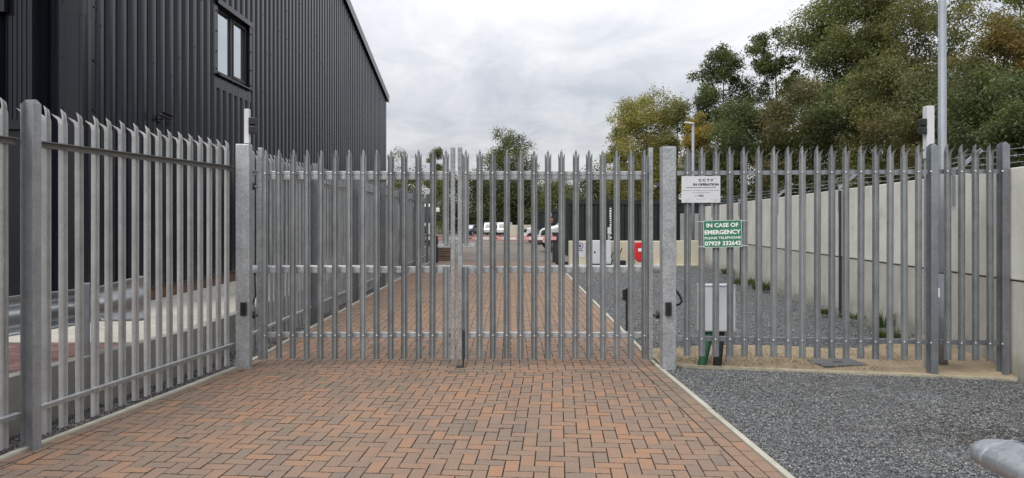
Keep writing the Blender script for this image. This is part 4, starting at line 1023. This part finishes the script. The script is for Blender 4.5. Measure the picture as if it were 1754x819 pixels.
c1 = container('large dark green shipping container behind the beige block wall', pX(969, Yk), pX(969, Yk) + 9.2, Yk, 2.4, pZ(342, Yk) - groundZ(Yk), groundZ(Yk), M_CONT)
Lk = pX(1045.5, Yk) - pX(969, Yk)
# white lettering painted down the side: too small to read, kept as letter-like marks
rr = random.Random(9); zk = pZ(356, Yk) - groundZ(Yk); m = MB()
while zk > pZ(407, Yk) - groundZ(Yk):
    hh = rr.uniform(.03, .09); m.box(Lk - .035 + rr.uniform(0, .03), Lk + .045, .018, .022, zk - hh, zk); zk -= hh + (.03 if rr.random() < .8 else .1)
tag(m.build('side_lettering', M_LETTER_W, c1), kind='stuff')
m = MB(); m.box(Lk - .5, Lk + .25, .023, .0295, .3, pZ(350, Yk) - groundZ(Yk)); m.build('marking_panel', M_CONT, c1)
Y2 = 46.0
c2 = container('lower dark container behind the white van', pX(921, Y2), pX(921, Y2) + 2.6, Y2, 6.0, pZ(358.5, Y2) - groundZ(Y2), groundZ(Y2), M_CONT2)
m = MB(); m.box(.55, 1.12, -.02, -.002, 1.45, 1.85); m.build('orange_mark_board', M_CHARCOAL, c2)
m = MB(); m.box(.66, .95, -.012, -.002, 1.90, 2.12); m.build('grey_plate', M_GREYWALL, c2)
text_part('lettering', '30', .44, .17, M_ORANGE, c2, (.80, -.025, 1.70), bold=.05)
text_part('lettering', '- -', .40, .05, M_ORANGE, c2, (.80, -.025, 1.52), bold=.1)

# ------------------------------------------------------------------ barrier across the far drive
Yb = 24.15
ba = thing('barrier', 'red and white lift barrier across the far end of the drive', 'barrier', (pX(955, Yb), Yb, 0))
bx0 = pX(746, Yb) - pX(955, Yb); zc_ = pZ(408, Yb); nb = 9
for i in range(nb):
    a, b = bx0 + (-.05 - bx0) * i / nb, bx0 + (-.05 - bx0) * (i + 1) / nb
    m = MB(); m.box(a, b - .001, -.16, -.10, zc_ - .055, zc_ + .055); m.build('boom', plain('faded_red_white', (0.72, 0.46, 0.43), .5, 0, .12, 5) if i % 2 == 0 else M_LETTER_W, ba)
for dz in (-.064, .064):
    m = MB(); m.box(bx0, -.05, -.155, -.105, zc_ + dz - .009, zc_ + dz + .009); m.build('red_edge', M_RED, ba)
for i in (1, 3): m = MB(); m.box(bx0 + .62 + i * .45, bx0 + .85 + i * .45, -.168, -.1605, zc_ - .012, zc_ + .012); m.build('dark_label', M_LETTER_K, ba)
m = MB(); m.box(-.17, .20, -.09, .28, -.05, pZ(401, Yb)); m.build('drive_cabinet', M_CHARCOAL, ba, bevel=.02)
m = MB(); m.box(-.19, .22, -.11, .30, pZ(401, Yb) + .0005, pZ(398, Yb)); m.build('cabinet_lid', M_CHARCOAL, ba, bevel=.01)
bp = MB(); bp.box(-.06, .06, -.06, .06, -.1, pZ(413, Yb)); bpo = tag(bp.build('timber_post', M_PALEWOOD, loc=(pX(939, Yb) + .02, Yb - .25, 0), bevel=.006), 'pale timber post beside the grey barrier cabinet', 'post')
br = thing('boom_rest', 'dark forked boom rest post at the left end of the barrier', 'boom rest', (pX(749, Yb), Yb - .13, 0))
m = MB(); m.box(-.045, .045, -.045, .045, -.05, zc_ - .15); m.build('post', M_CHARCOAL, br)
for s_ in (-1, 1): m = MB(); m.box(-.04, .04, s_ * .07 - .012, s_ * .07 + .012, zc_ - .1495, zc_ + .08); m.build('fork', M_CHARCOAL, br)
m = MB(); m.box(-.05, .05, -.09, .09, zc_ - .17, zc_ - .1502); m.build('fork_base', M_CHARCOAL, br)
ps_ = thing('pallet_stack', 'stack of weathered timber boards beside the left end of barrier', 'timber stack', (pX(761, 25.6), 25.6, 0))
for i in range(7): m = MB(); m.box(-.32 + U(-.03, .03), .34 + U(-.03, .03), -.3, .3, i * .085, i * .085 + .06 + U(-.01, .01)); m.build('board', M_WOOD, ps_)

# ------------------------------------------------------------------ vehicles
def wheel(parent, x, y, z, r, w, axis='x'):
    e = (w / 2, 0, 0) if axis == 'x' else (0, w / 2, 0)
    m = MB(); m.tube([(-e[0], -e[1], 0), (e[0], e[1], 0)], r, 18); o = m.build('wheel', M_TYRE, parent, loc=(x, y, z))
    k_ = 1.04; m = MB(); m.tube([(-e[0] * k_, -e[1] * k_, 0), (e[0] * k_, e[1] * k_, 0)], r * .6, 14); m.build('rim', M_GALV, o); return o
def van(label, px, Yv, L=5.0, width=1.95, h=2.2, name='van', paint=M_CARWHITE, head=0.0, wheels=True):
    """side-on, nose towards -x; origin at the nose"""
    z = groundZ(Yv); t = thing(name, label, 'van', (pX(px, Yv), Yv, z), head)
    prof = [(0.02, .45), (0, .72), (.08, 1.0), (.45, 1.12), (.95, 1.22), (1.72, h - .08), (2.05, h), (L - .06, h), (L, h - .15), (L, .45), (L - .3, .36), (.4, .34)]
    m = MB(); m.prism(prof[::-1], lambda u, v, d: (u, d, v), 0, width); m.build('body', paint, t, bevel=.05)
    m = MB(); m.prism([(.99, 1.27), (1.72, h - .13), (1.78, h - .13), (1.05, 1.27)][::-1], lambda u, v, d: (u - .02, d, v), .12, width - .12); m.build('windscreen', M_VGLASS, t)
    m = MB(); m.prism([(1.25, 1.28), (1.85, h - .22), (2.45, h - .22), (2.45, 1.24)][::-1], lambda u, v, d: (u, d, v), -.008, .03); m.build('side_window', M_VGLASS, t)
    for yy in (.18, width - .42): m = MB(); m.prism([(-.012, .78), (.07, 1.0), (.28, 1.06), (.2, .8)][::-1], lambda u, v, d: (u - .008, d, v), yy - .19, yy + .42); m.build('headlight', M_VGLASS, t, bevel=.01)
    m = MB(); m.box(-.03, .1, .05, width - .05, .42, .62); m.build('bumper', M_CHARCOAL, t, bevel=.03)
    for xx in (.62, L - 1.05):
        for yy in (.1, width - .1): wheel(t, xx, yy, .33, .33, .24, 'y')
    m = MB(); m.prism([(.62 + .43 * math.cos(a), .36 + .42 * math.sin(a)) for a in [math.pi * i / 12 for i in range(13)]], lambda u, v, d: (u, d, v), -.006, .02); m.build('wheel_arch', M_CHARCOAL, t)
    m = MB(); m.box(1.25, 1.42, -.22, -.02, 1.25, 1.60); m.build('mirror', paint, t, bevel=.04)
    return t
van('white panel van nosing out beside the grey barrier cabinet', 929, 31.5, 5.2, 1.95, 2.3, head=.10)
van('white van half hidden behind the lower dark container', 897, 52, 5.0, 1.95, 2.4)
def truck(label, px, Yv):
    z = groundZ(Yv); t = thing('lorry', label, 'lorry', (pX(px, Yv), Yv, z), .18)
    m = MB(); m.prism([(0, .7), (0, 1.9), (.25, 2.55), (1.9, 2.6), (1.9, .7)][::-1], lambda u, v, d: (d, u, v), -2.0, 0); m.build('cab', M_CARWHITE, t, bevel=.07)
    m = MB(); m.prism([(-.015, 1.45), (-.012, 1.9), (.17, 2.4), (.2, 2.4), (.03, 1.45)], lambda u, v, d: (d, u, v), -1.85, -.15); m.build('windscreen', M_VGLASS, t)
    m = MB(); m.prism([(-.02, .8), (-.02, 1.25), (.02, 1.25), (.02, .8)], lambda u, v, d: (d, u, v), -1.6, -.4); m.build('grille', M_BLACK, t)
    m = MB(); m.box(-2.0, 0, -.1, .25, .35, .69); m.build('bumper', M_CHARCOAL, t, bevel=.04)
    m = MB(); m.box(-.55, -.15, -.108, -.1005, .42, .62); m.build('headlight', M_LETTER_W, t)
    m = MB(); m.tube([(0, .25, 2.15), (.22, .1, 2.2), (.22, .1, 1.5)], .03, 6); a = m.build('mirror_arm', M_BLACK, t)
    m = MB(); m.box(.14, .36, .02, .12, 1.55, 1.95); m.build('mirror', M_BLACK, a, bevel=.03)
    m = MB(); m.box(.08, .32, .0, .14, 2.08, 2.34); m.build('mirror_cover', M_CARWHITE, a, bevel=.04)
    m = MB(); m.box(-2.05, .05, 2.3, 8.5, 1.0, 2.62); m.build('load_box', M_CARWHITE, t, bevel=.03)
    m = MB(); m.box(-1.4, -.6, 1.0, 8.4, .55, .95); m.build('chassis', M_STEELDARK, t)
    for yy in (.9, 5.6, 6.7):
        for xx in (-1.8, -.18): wheel(t, xx, yy, .47, .47, .3, 'x')
    return t
truck('white lorry parked past the end of the left fence', 744, 41)
def caravan(label, px, Yv, w=1.8, h=1.95, L=4.4, name='caravan', rz=0):
    z = groundZ(Yv); t = thing(name, label, 'caravan', (pX(px, Yv), Yv, z), rz)
    prof = [(.10, .42), (0, .85), (.18, 1.2), (.5, h - .06), (.8, h), (L - .5, h), (L - .12, h - .3), (L, .9), (L - .12, .42)]
    m = MB(); m.prism(prof[::-1], lambda u, v, d: (u, d, v), 0, w); m.build('body', M_CARWHITE, t, bevel=.06)
    for a, b in ((.55, 1.35), (2.2, 3.1)): m = MB(); m.box(a, b, -.012, .02, 1.05, 1.5); m.build('window', M_VGLASS, t, bevel=.01)
    m = MB(); m.prism([(.14, 1.17), (.4, 1.68), (.44, 1.68), (.2, 1.17)][::-1], lambda u, v, d: (u - .03, d, v), .25, w - .25); m.build('front_window', M_VGLASS, t)
    m = MB(); m.box(1.55, 2.05, -.01, .02, .5, 1.75); m.build('door', M_WHITE, t)
    for yy in (.1, w - .1): wheel(t, 2.3, yy, .3, .3, .2, 'y')
    m = MB(); m.bar((.3, w / 2, .42), (-1.0, w / 2, .42), .1, .08); m.build('drawbar', M_STEELDARK, t)
    return t
caravan('white touring caravan nearest the dark car', 848, 104, rz=1.4)
caravan('white touring caravan left of the beige far wall', 872, 101, rz=1.45)
def car(label, px, Yv, rz=0.0):
    z = groundZ(Yv); t = thing('car', label, 'car', (pX(px, Yv), Yv, z), rz)
    prof = [(.02, .35), (0, .65), (.1, .85), (1.0, .98), (1.6, 1.52), (1.9, 1.6), (3.3, 1.6), (3.95, 1.1), (4.3, 1.0), (4.35, .6), (4.3, .35)]
    m = MB(); m.prism(prof[::-1], lambda u, v, d: (u, d, v), 0, 1.8); m.build('body', M_CARDARK, t, bevel=.06)
    m = MB(); m.prism([(1.05, 1.02), (1.6, 1.5), (1.66, 1.5), (1.15, 1.02)][::-1], lambda u, v, d: (u - .03, d, v), .12, 1.68); m.build('windscreen', M_GLASS, t)
    m = MB(); m.prism([(1.3, 1.02), (1.75, 1.48), (3.2, 1.48), (3.6, 1.06)][::-1], lambda u, v, d: (u, d, v), -.01, .03); m.build('side_window', M_VGLASS, t)
    for yy in (.15, 1.4): m = MB(); m.box(-.02, .1, yy, yy + .25, .66, .78); m.build('headlight', M_LETTER_W, t, bevel=.02)
    for xx in (.85, 3.5):
        for yy in (.1, 1.7): wheel(t, xx, yy, .32, .32, .2, 'y')
    return t
car('dark car parked beyond the barrier in front of the hedge', 805, 100, 1.2)
fw = thing('far_wall', 'beige concrete block wall beyond the barrier beside the caravans', 'wall', (pX(873, 96), 96, groundZ(96)))
for i in range(4): m = MB(); m.box(i * 1.0 + .01, i * 1.0 + .99, 0, .5, -.1, 1.55 + U(-.02, .02)); m.build('concrete_block', M_BEIGE, fw, bevel=.02)

# ------------------------------------------------------------------ guard rails
def wbeam(parent, a, b, zc, h=.31, depth=.083, flare=None, face=1):
    """W-beam from a to b (plan points); face = side of the corrugation"""
    a = Vector((*a, 0)); b = Vector((*b, 0)); t = (b - a).normalized(); s_ = Vector((-t.y, t.x, 0)) * face
    prof = [(-.5, 0.0), (-.44, .15), (-.36, .9), (-.27, 1.0), (-.18, .9), (-.07, .12), (0, 0), (.07, .12), (.18, .9), (.27, 1.0), (.36, .9), (.44, .15), (.5, 0)]
    n = 10; m = MB(); L = (b - a).length
    for i in range(n + 1):
        p = a + t * (L * i / n)
        for v, d in prof: q = p + s_ * (d * depth); m.v.append((q.x, q.y, zc + v * h))
    k_ = len(prof)
    for i in range(n):
        for j in range(k_ - 1): m.f.append((i*k_ + j, (i+1)*k_ + j, (i+1)*k_ + j + 1, i*k_ + j + 1))
    o = m.build('beam', M_ARMCO, parent, smooth=True); sm = o.modifiers.new('sheet', 'SOLIDIFY'); sm.thickness = .004; return o, t, s_
GR = thing('guard_rail', 'galvanised crash barrier with fishtail end on the raised paving behind the left fence', 'crash barrier', (0, 0, 0))
zc1 = .835; pa, pb_ = (-4.55, 3.05), (-3.62, 6.04)
o, t, s_ = wbeam(GR, pa, pb_, zc1, .31, .083, face=1)
def fishtail(parent, p, t, s_, zc, h0=.31, h1=.40, L=.42, depth=.083, curl=.16):
    prof = [(-.5, 0.0), (-.44, .15), (-.36, .9), (-.27, 1.0), (-.18, .9), (-.07, .12), (0, 0), (.07, .12), (.18, .9), (.27, 1.0), (.36, .9), (.44, .15), (.5, 0)]
    m = MB(); n = 14; k_ = len(prof); p = Vector((p[0], p[1], 0))
    for i in range(n + 1):
        f = i / n; c = p + t * (L * (f if curl == 0 else math.sin(f * 1.35) / math.sin(1.35))) - s_ * (curl * (1 - math.cos(f * 1.35)) / (1 - math.cos(1.35)))
        h = h0 + (h1 - h0) * math.sin(f * math.pi / 2)
        rnd_ = 1.0 if f < .8 else math.sqrt(max(0.0, 1 - ((f - .8) / .2) ** 2)) * .35 + .65
        for v, d in prof: q = c + s_ * (d * depth * (1 - f) ** .8); m.v.append((q.x, q.y, zc + v * h * rnd_))
    for i in range(n):
        for j in range(k_ - 1): m.f.append((i*k_ + j, (i+1)*k_ + j, (i+1)*k_ + j + 1, i*k_ + j + 1))
    o = m.build('fishtail_end', M_ARMCO, parent, smooth=True); sm = o.modifiers.new('sheet', 'SOLIDIFY'); sm.thickness = .004; return o
fishtail(GR, (pb_[0] - t.x * .02, pb_[1] - t.y * .02), t, s_, zc1, h1=.43, L=.48, curl=.03)
for px_, py_ in ((pX(146, 5.74), 5.74), (-4.20, 3.75)):
    m = MB(); m.box(-.034, .034, -.05, .05, AZ - .02, 1.045); m.build('post', M_POST, GR, bevel=.006, loc=(px_, py_, 0), rz=math.atan2(t.y, t.x) * .4)
    m = MB(); m.bar((px_ - .0345, py_, .835), (px_ - .07, py_ + .01, .835), .05, .06); m.build('spacer', M_STEELDARK, GR)
# near one at the lower right corner
GN = thing('guard_rail', 'galvanised crash barrier end at the lower right beside the gravel', 'crash barrier', (0, 0, 0))
prof_n = [(-.5, 0.0), (-.46, .2), (-.40, .75), (-.34, .96), (-.27, 1.0), (-.2, .96), (-.13, .6), (-.06, .15), (0, .05), (.06, .15), (.13, .6), (.2, .96), (.27, 1.0), (.34, .96), (.40, .75), (.46, .2), (.5, 0)]
def near_rail(zc, h=.31, depth=.085):
    e = Vector((1.90, 2.58, 0)); s0 = Vector((2.10, .2, 0)); t = (e - s0).normalized(); sd = Vector((-t.y, t.x, 0))    # sd points to the drive
    m = MB(); k_ = len(prof_n); rows = 0
    for i in range(9):
        p = s0 + (e - s0) * i / 8
        for v, d in prof_n: q = p + sd * (.012 + d * depth); m.v.append((q.x, q.y, zc + v * h))
        rows += 1
    for i in range(rows - 1):
        for j in range(k_ - 1): m.f.append((i*k_ + j, (i+1)*k_ + j, (i+1)*k_ + j + 1, i*k_ + j + 1))
    o = m.build('beam', M_ARMCO_B, GN, smooth=True); o.modifiers.new('sheet', 'SOLIDIFY').thickness = .004
    m = MB(); n = 18
    for i in range(n + 1):
        a = math.pi * i / n
        for v, d in prof_n:
            r_ = .012 + d * depth; q = e - t * .004 + sd * (r_ * math.cos(a)) + t * (r_ * 1.25 * math.sin(a)); m.v.append((q.x, q.y, zc + v * h))
    for i in range(n):
        for j in range(k_ - 1): m.f.append((i*k_ + j, (i+1)*k_ + j, (i+1)*k_ + j + 1, i*k_ + j + 1))
    # close the top of the nose
    o = m.build('rounded_nose', M_ARMCO_B, GN, smooth=True); o.modifiers.new('sheet', 'SOLIDIFY').thickness = .004
    p = e - t * .19 + sd * .062
    m = MB(); m.tube([(p.x - .016, p.y, zc + .40 * h - .004), (p.x + .016, p.y, zc + .40 * h + .014)], .011, 8); m.build('slot_bolt', M_BOLT, GN, smooth=True)
    for f in (.13, 1.75):
        p = e - t * f - sd * .052; m = MB(); m.box(-.03, .03, -.05, .05, -.1, zc + .12); m.build('post', M_POST, GN, bevel=.005, loc=(p.x, p.y, 0), rz=math.atan2(t.y, t.x) - math.pi / 2)
near_rail(.60, .31, .115)

# ------------------------------------------------------------------ weeds along the wall
def weed(label, x, y, r, h, n, seed, cols, z=0.0):
    rg = np.random.default_rng(seed); V = []; Fq = []; C = []
    for i in range(n):
        a = rg.uniform(0, 6.283); d = r * rg.random() ** .6; bx, by = d * math.cos(a), d * math.sin(a); hh = h * rg.uniform(.4, 1); ln = rg.uniform(.1, .6) * hh
        w_ = rg.uniform(.004, .010); dx, dy = math.cos(a + rg.normal(0, .6)) * ln, math.sin(a + rg.normal(0, .6)) * ln; px_, py_ = -dy / ln * w_, dx / ln * w_
        o = len(V); V += [(bx - px_, by - py_, 0), (bx + px_, by + py_, 0), (bx + dx * .4 + px_, by + dy * .4 + py_, hh * .65), (bx + dx * .4 - px_, by + dy * .4 - py_, hh * .65), (bx + dx + px_ * .2, by + dy + py_ * .2, hh), (bx + dx - px_ * .2, by + dy - py_ * .2, hh)]
        Fq += [(o, o+1, o+2, o+3), (o+3, o+2, o+4, o+5)]; c = np.array(cols[rg.integers(len(cols))]) * rg.uniform(.7, 1.3); C += [c, c]
    o = link('weed', npmesh('weed', np.array(V, float), np.array(Fq), M_LEAF, np.array(C)), None, (x, y, z)); return tag(o, label, 'weed', 'weeds along the concrete wall')
GR_ = [(.05, .085, .022), (.075, .115, .032), (.11, .13, .045)]
def wx(px):                                           # where a ray at px meets the foot of the wall
    r_ = (px - HX) / F; return (4.96 - .081 * 6.6) / (r_ - .081)
for px, off, r_, h_, n, lab in ((1258, .18, .16, .18, 130, 'smallest grassy weed at the far foot of the concrete wall'), (1297, .28, .34, .16, 240, 'spreading grassy weed at the wall foot left of the others'),
                        (1325, .25, .20, .20, 180, 'bushy grassy weed at the wall foot beside the spreading clump'), (1445, .25, .10, .09, 220, 'low green weed tuft in gravel by the wall'),
                        (1527, .10, .12, .26, 70, 'tall wispy weed growing against the concrete wall'), (1482, .2, .18, .08, 110, 'flat weed clump right before the tall wispy weed'), (1560, .28, .18, .10, 170, 'dark weed clump at wall foot just behind the sand strip')):
    Yw = wx(px); weed(lab, wallX(Yw) - off, Yw, r_, h_, n, px, GR_ if px != 1520 else [(.17, .17, .09), (.22, .20, .11)], .02 + (.08 if off < .25 else .03))
# dead leaves and litter on the chippings
def litter_s(n):
    X = RNG.normal(3.45, .45, n); Y = RNG.normal(4.9, .28, n); k_ = (X > 1.9) & (X < 4.6) & (Y < 6.5) & (Y > 3.2); X, Y = X[k_], Y[k_]; return np.stack([X, Y, np.full(len(X), .016)], 1)
tag(link('leaf_litter', stones_mesh('leaf_litter', 700, litter_s, .006, .018, stones('dead_leaf', [(0, (.05, .035, .025)), (.6, (.10, .07, .05)), (1, (.2, .15, .11))]), .35)), 'dark dead leaf scraps scattered over the outer chippings', 'leaf litter', kind='stuff')
def litter2(n):
    Y = 2.3 + (7.3 - 2.3) * RNG.random(n); X = -2.98 - (7.4 - Y) * .168 + RNG.normal(0, .05, n); return np.stack([X, Y, np.full(len(X), .022)], 1)
tag(link('leaf_litter', stones_mesh('leaf_litter', 60, litter2, .008, .016, stones('dry_leaf', [(0, (.2, .13, .06)), (1, (.42, .33, .18))]), .35)), 'dry yellow leaf scraps along the left kerb', 'leaf litter', kind='stuff')

# ------------------------------------------------------------------ trees
def tree(name, label, x, y, h, rx, cb, cols, nclump, nleaf, leaf, seed, trunk_r=.16, gap=.55, cat='tree', group=None, bare=0.0, lean=(0, 0), top=1.0, clump=.5, z=None):
    """h total height, rx crown half width, cb height where the crown starts"""
    rg = np.random.default_rng(seed); z0 = groundZ(y) - .06 if z is None else z; leaf *= LEAF_K; nleaf = int(nleaf * NUM_K)
    t = thing(name, label, cat, (x, y, z0), 0, group)
    tr = MB(); n = 7; pts = []; rad = []
    th = h * (.92 if cb > .5 else .6)
    for i in range(n + 1):
        f = i / n; pts.append(Vector((lean[0] * f * f + rg.normal(0, .05) * h * .06 * f, lean[1] * f * f + rg.normal(0, .05) * h * .06 * f, f * th))); rad.append(max(.012, trunk_r * (1 - f) ** .8 * (1.25 if i == 0 else 1)))
    tr.tube(pts, rad, 8)
    def at(f): i = min(n - 1, int(f * n)); return pts[i].lerp(pts[i + 1], f * n - i)
    ch = h - cb; cc = Vector((lean[0] * .6, lean[1] * .6, cb + ch * .48)); clumps = []
    nl = max(6, nclump // 5)
    for L in range(nl):
        f = .18 + .8 * (L + rg.random()) / nl; a = L * 2.4 + rg.normal(0, .4); zt = cb + ch * (.05 + .93 * (L + rg.random()) / nl)
        rel = (zt - cc.z) / (ch * .52); rr_ = rx * math.sqrt(max(.06, 1 - rel * rel)) * rg.uniform(.7, 1.08)
        end = Vector((cc.x + math.cos(a) * rr_, cc.y + math.sin(a) * rr_, zt)); fs = min(.97, max(.12, (zt - rr_ * .75) / th)); st = at(fs)
        mid = st.lerp(end, .5) + Vector((0, 0, .12 * rr_)) + Vector(rg.normal(0, .12, 3))
        r0 = max(.015, trunk_r * (1 - fs) * .5); tr.tube([st, st.lerp(mid, .6), mid, end], [r0, r0 * .7, r0 * .5, .008], 5, False)
        clumps.append(end)
        for s_ in range(max(2, nclump // nl)):
            g = rg.uniform(.35, 1.0); base = mid.lerp(end, g) if g > .5 else st.lerp(mid, g * 2)
            q = base + Vector(rg.normal(0, 1, 3)) * rx * .26 + Vector((0, 0, rx * .06)); tr.tube([base, base.lerp(q, .5) + Vector(rg.normal(0, .05, 3)), q], [r0 * .35, r0 * .2, .005], 4, False); clumps.append(q)
            if bare > 0:
                for _ in range(5):
                    q2 = q + Vector(rg.normal(0, 1, 3)) * rx * .14 + Vector((0, 0, .1)); tr.tube([q, q2], [.008, .003], 3, False)
    top_p = Vector((lean[0], lean[1], h * .99)); clumps.append(top_p)
    tr.build('trunk', M_BARK, t, smooth=True)
    C = np.array([tuple(c) for c in clumps]); C = C[rg.random(len(C)) > bare * .8]
    m_ = len(C); crx = rx * clump * rg.uniform(.55, 1.15, m_); wts = crx ** 2; wts /= wts.sum()
    idx = rg.choice(m_, nleaf, p=wts); u = rg.normal(0, 1, (nleaf, 3)); u /= np.linalg.norm(u, axis=1)[:, None]
    rad_ = rg.random(nleaf) ** (1 / 2.7); P = C[idx] + u * (rad_ * crx[idx])[:, None] * np.array([1, 1, .78]) * rg.uniform(.6, 1.35, (nleaf, 1))
    keep = P[:, 2] > .15; P = P[keep]; idx = idx[keep]; nleaf = len(P)
    nr = rg.normal(0, 1, (nleaf, 3)); nr[:, 2] += .5; nr /= np.linalg.norm(nr, axis=1)[:, None]
    tv = np.cross(nr, rg.normal(0, 1, (nleaf, 3))); tv /= np.linalg.norm(tv, axis=1)[:, None]; bv = np.cross(nr, tv)
    sz = leaf * rg.uniform(.55, 1.25, nleaf); a_ = tv * sz[:, None]; b_ = bv * (sz * rg.uniform(.4, .7, nleaf))[:, None]
    V = np.stack([P - a_, P + b_ * .9, P + a_, P - b_ * .9], 1).reshape(-1, 3); Fq = np.arange(nleaf * 4).reshape(-1, 4)
    cols = np.array(cols); cc_ = cols[rg.integers(len(cols), size=m_)] * rg.uniform(.72, 1.32, (m_, 1)); mixf = rg.random((nleaf, 1)) * .55
    col = cc_[idx] * (1 - mixf) + cols[rg.integers(len(cols), size=nleaf)] * mixf; col *= rg.uniform(.85, 1.38, (nleaf, 1))
    link('crown', npmesh('crown', V, Fq, M_LEAF, col), t); return t
DG = [(.070, .088, .032), (.092, .112, .038), (.058, .073, .030)]; MG = [(.120, .140, .044), (.150, .158, .050), (.095, .115, .040)]
YG = [(.23, .215, .065), (.27, .225, .065), (.18, .18, .055)]; GO = [(.30, .21, .045), (.25, .20, .05), (.19, .17, .05)]
BR = [(.105, .095, .042), (.095, .10, .038), (.135, .11, .042)]; OL = [(.135, .138, .050), (.160, .150, .052), (.105, .112, .042)]; RD = [(.21, .135, .04), (.17, .13, .045), (.12, .11, .04)]
LEAF_K, NUM_K = .84, 1.5
def T(name, label, px, ytop, Y, hw, cbpx, cols, nc, nlf, leaf, seed, **k):
    z0 = groundZ(Y) - .06; h = pZ(ytop, Y) - z0; cb = max(.3, pZ(cbpx, Y) - z0)
    return tree(name, label, pX(px, Y), Y, h, hw * Y / F, cb, cols, nc, nlf, leaf, seed, **k)
GB_ = 'trees behind the concrete wall'
T('tree', 'yellowish green tree left of the slim street lamp', 1108, 172, 46, 56, 345, YG, 100, 30000, .085, 1, group=GB_, clump=.40)
T('tree', 'small pale green tree at the left edge of the tree belt', 1062, 222, 50, 28, 350, OL, 40, 10000, .085, 2, group=GB_)
T('tree', 'slender olive tree between yellowish tree and street lamp', 1160, 176, 44, 30, 345, OL + YG[:1], 40, 12000, .08, 3, group=GB_)
T('tree', 'golden autumn tree right behind the slim street lamp', 1200, 196, 33, 30, 345, GO, 50, 12000, .065, 4, group=GB_, clump=.45)
T('tree', 'dark green round tree with light gaps left of the forked tree', 1240, 92, 36, 48, 265, DG, 60, 20000, .075, 5, group=GB_, clump=.40)
T('tree', 'airy dark green tree with slim trunk against the sky', 1330, 52, 35, 38, 260, DG, 50, 12500, .075, 6, group=GB_, clump=.36)
T('tree', 'tallest broad green tree behind the middle of the right fence', 1448, -12, 33, 84, 235, MG, 120, 44000, .078, 7, trunk_r=.22, group=GB_, clump=.34)
T('tree', 'broad olive tree right of the tallest green tree', 1525, -5, 31, 66, 250, OL, 80, 30000, .075, 8, trunk_r=.2, group=GB_, clump=.35)
T('tree', 'half bare tree with spreading limbs behind the lamp column', 1615, -40, 28, 85, 190, OL, 80, 11000, .07, 9, trunk_r=.22, group=GB_, bare=.5, clump=.30)
T('tree', 'green tree in the top right corner', 1748, -60, 27, 55, 150, MG, 60, 12000, .07, 10, group=GB_, clump=.4)
T('tree', 'russet autumn tree at the right edge above the wall', 1722, 52, 21, 66, 330, RD, 90, 30000, .058, 12, group=GB_, clump=.42)
GH = 'bushes along the foot of the tree belt'
T('bush', 'dark bush behind the street lamp and white warning sign', 1212, 262, 32, 40, 372, BR, 60, 15000, .07, 21, cat='bush', group=GH, clump=.44)
T('bush', 'dark brown green bush above the green sign', 1275, 185, 30, 60, 372, DG, 80, 22000, .068, 22, cat='bush', group=GH, clump=.44)
T('bush', 'dark bush below the airy tree', 1360, 165, 28, 62, 372, BR, 80, 22000, .068, 23, cat='bush', group=GH, clump=.44)
T('bush', 'dense bush under the tallest green tree', 1440, 158, 26, 66, 370, DG, 80, 23000, .066, 24, cat='bush', group=GH, clump=.44)
T('bush', 'brownish olive bush left of the white sensor pole', 1520, 120, 24, 66, 372, OL, 90, 24000, .062, 25, cat='bush', group=GH, clump=.44)
T('bush', 'dark bush behind the lamp column', 1600, 160, 21, 70, 360, BR, 90, 24000, .06, 26, cat='bush', group=GH, clump=.44)
T('bush', 'dark bush above the right end of the concrete wall', 1690, 150, 17, 80, 350, DG, 100, 26000, .052, 27, cat='bush', group=GH, clump=.44)
T('bush', 'shadowy bush just beyond the frame edge of the wall', 1790, 130, 14, 75, 340, DG, 90, 20000, .05, 28, cat='bush', group=GH, clump=.44)
GF = 'trees beyond the yard'; LEAF_K, NUM_K = 1.0, 2.0; DK_SHADE = [(.042, .054, .022), (.055, .070, .026), (.075, .080, .030)]  # far foliage darkened, its shade put into the leaf colours
T('tree', 'single rounded tree beyond the yard above the gates', 872, 236, 122, 36, 375, MG + DK_SHADE, 90, 14000, .16, 31, trunk_r=.3, group=GF, clump=.46)
T('tree', 'small pale tree beyond the yard near where the gates meet', 745, 262, 126, 18, 375, OL, 40, 5000, .18, 32, group=GF)
T('tree', 'leafless twiggy tree behind the left fence end', 692, 262, 96, 26, 330, OL, 50, 500, .12, 33, group=GF, bare=.95)
T('tree', 'low spreading shrubby tree beneath the leafless one', 695, 300, 100, 34, 385, OL, 50, 6000, .16, 34, group=GF)
T('tree', 'scrubby tree behind the end of the left fence', 762, 308, 120, 34, 395, OL, 50, 7000, .17, 35, group=GF, clump=.6)
T('tree', 'dark scrub tree behind the dark car', 815, 305, 121, 38, 395, DK_SHADE + OL[:1], 60, 9000, .17, 36, group=GF, clump=.6)
T('tree', 'dense dark scrub tree behind the caravans', 858, 312, 117, 42, 398, DK_SHADE, 60, 10000, .17, 37, group=GF, clump=.6)
T('tree', 'dark scrub tree behind the beige far wall', 905, 305, 118, 40, 398, DK_SHADE, 60, 10000, .17, 38, group=GF, clump=.6)
T('tree', 'light scrub tree above the lower dark container', 955, 318, 90, 34, 395, OL + DK_SHADE, 50, 8000, .14, 39, group=GF, clump=.55)
T('tree', 'scrub tree above the large green container', 1015, 308, 80, 46, 395, DK_SHADE + OL[:1], 60, 10000, .13, 40, group=GF, clump=.6)
T('tree', 'dark scrub tree right above the container end', 1095, 300, 62, 50, 390, DK_SHADE, 60, 11000, .11, 41, group=GF, clump=.6)
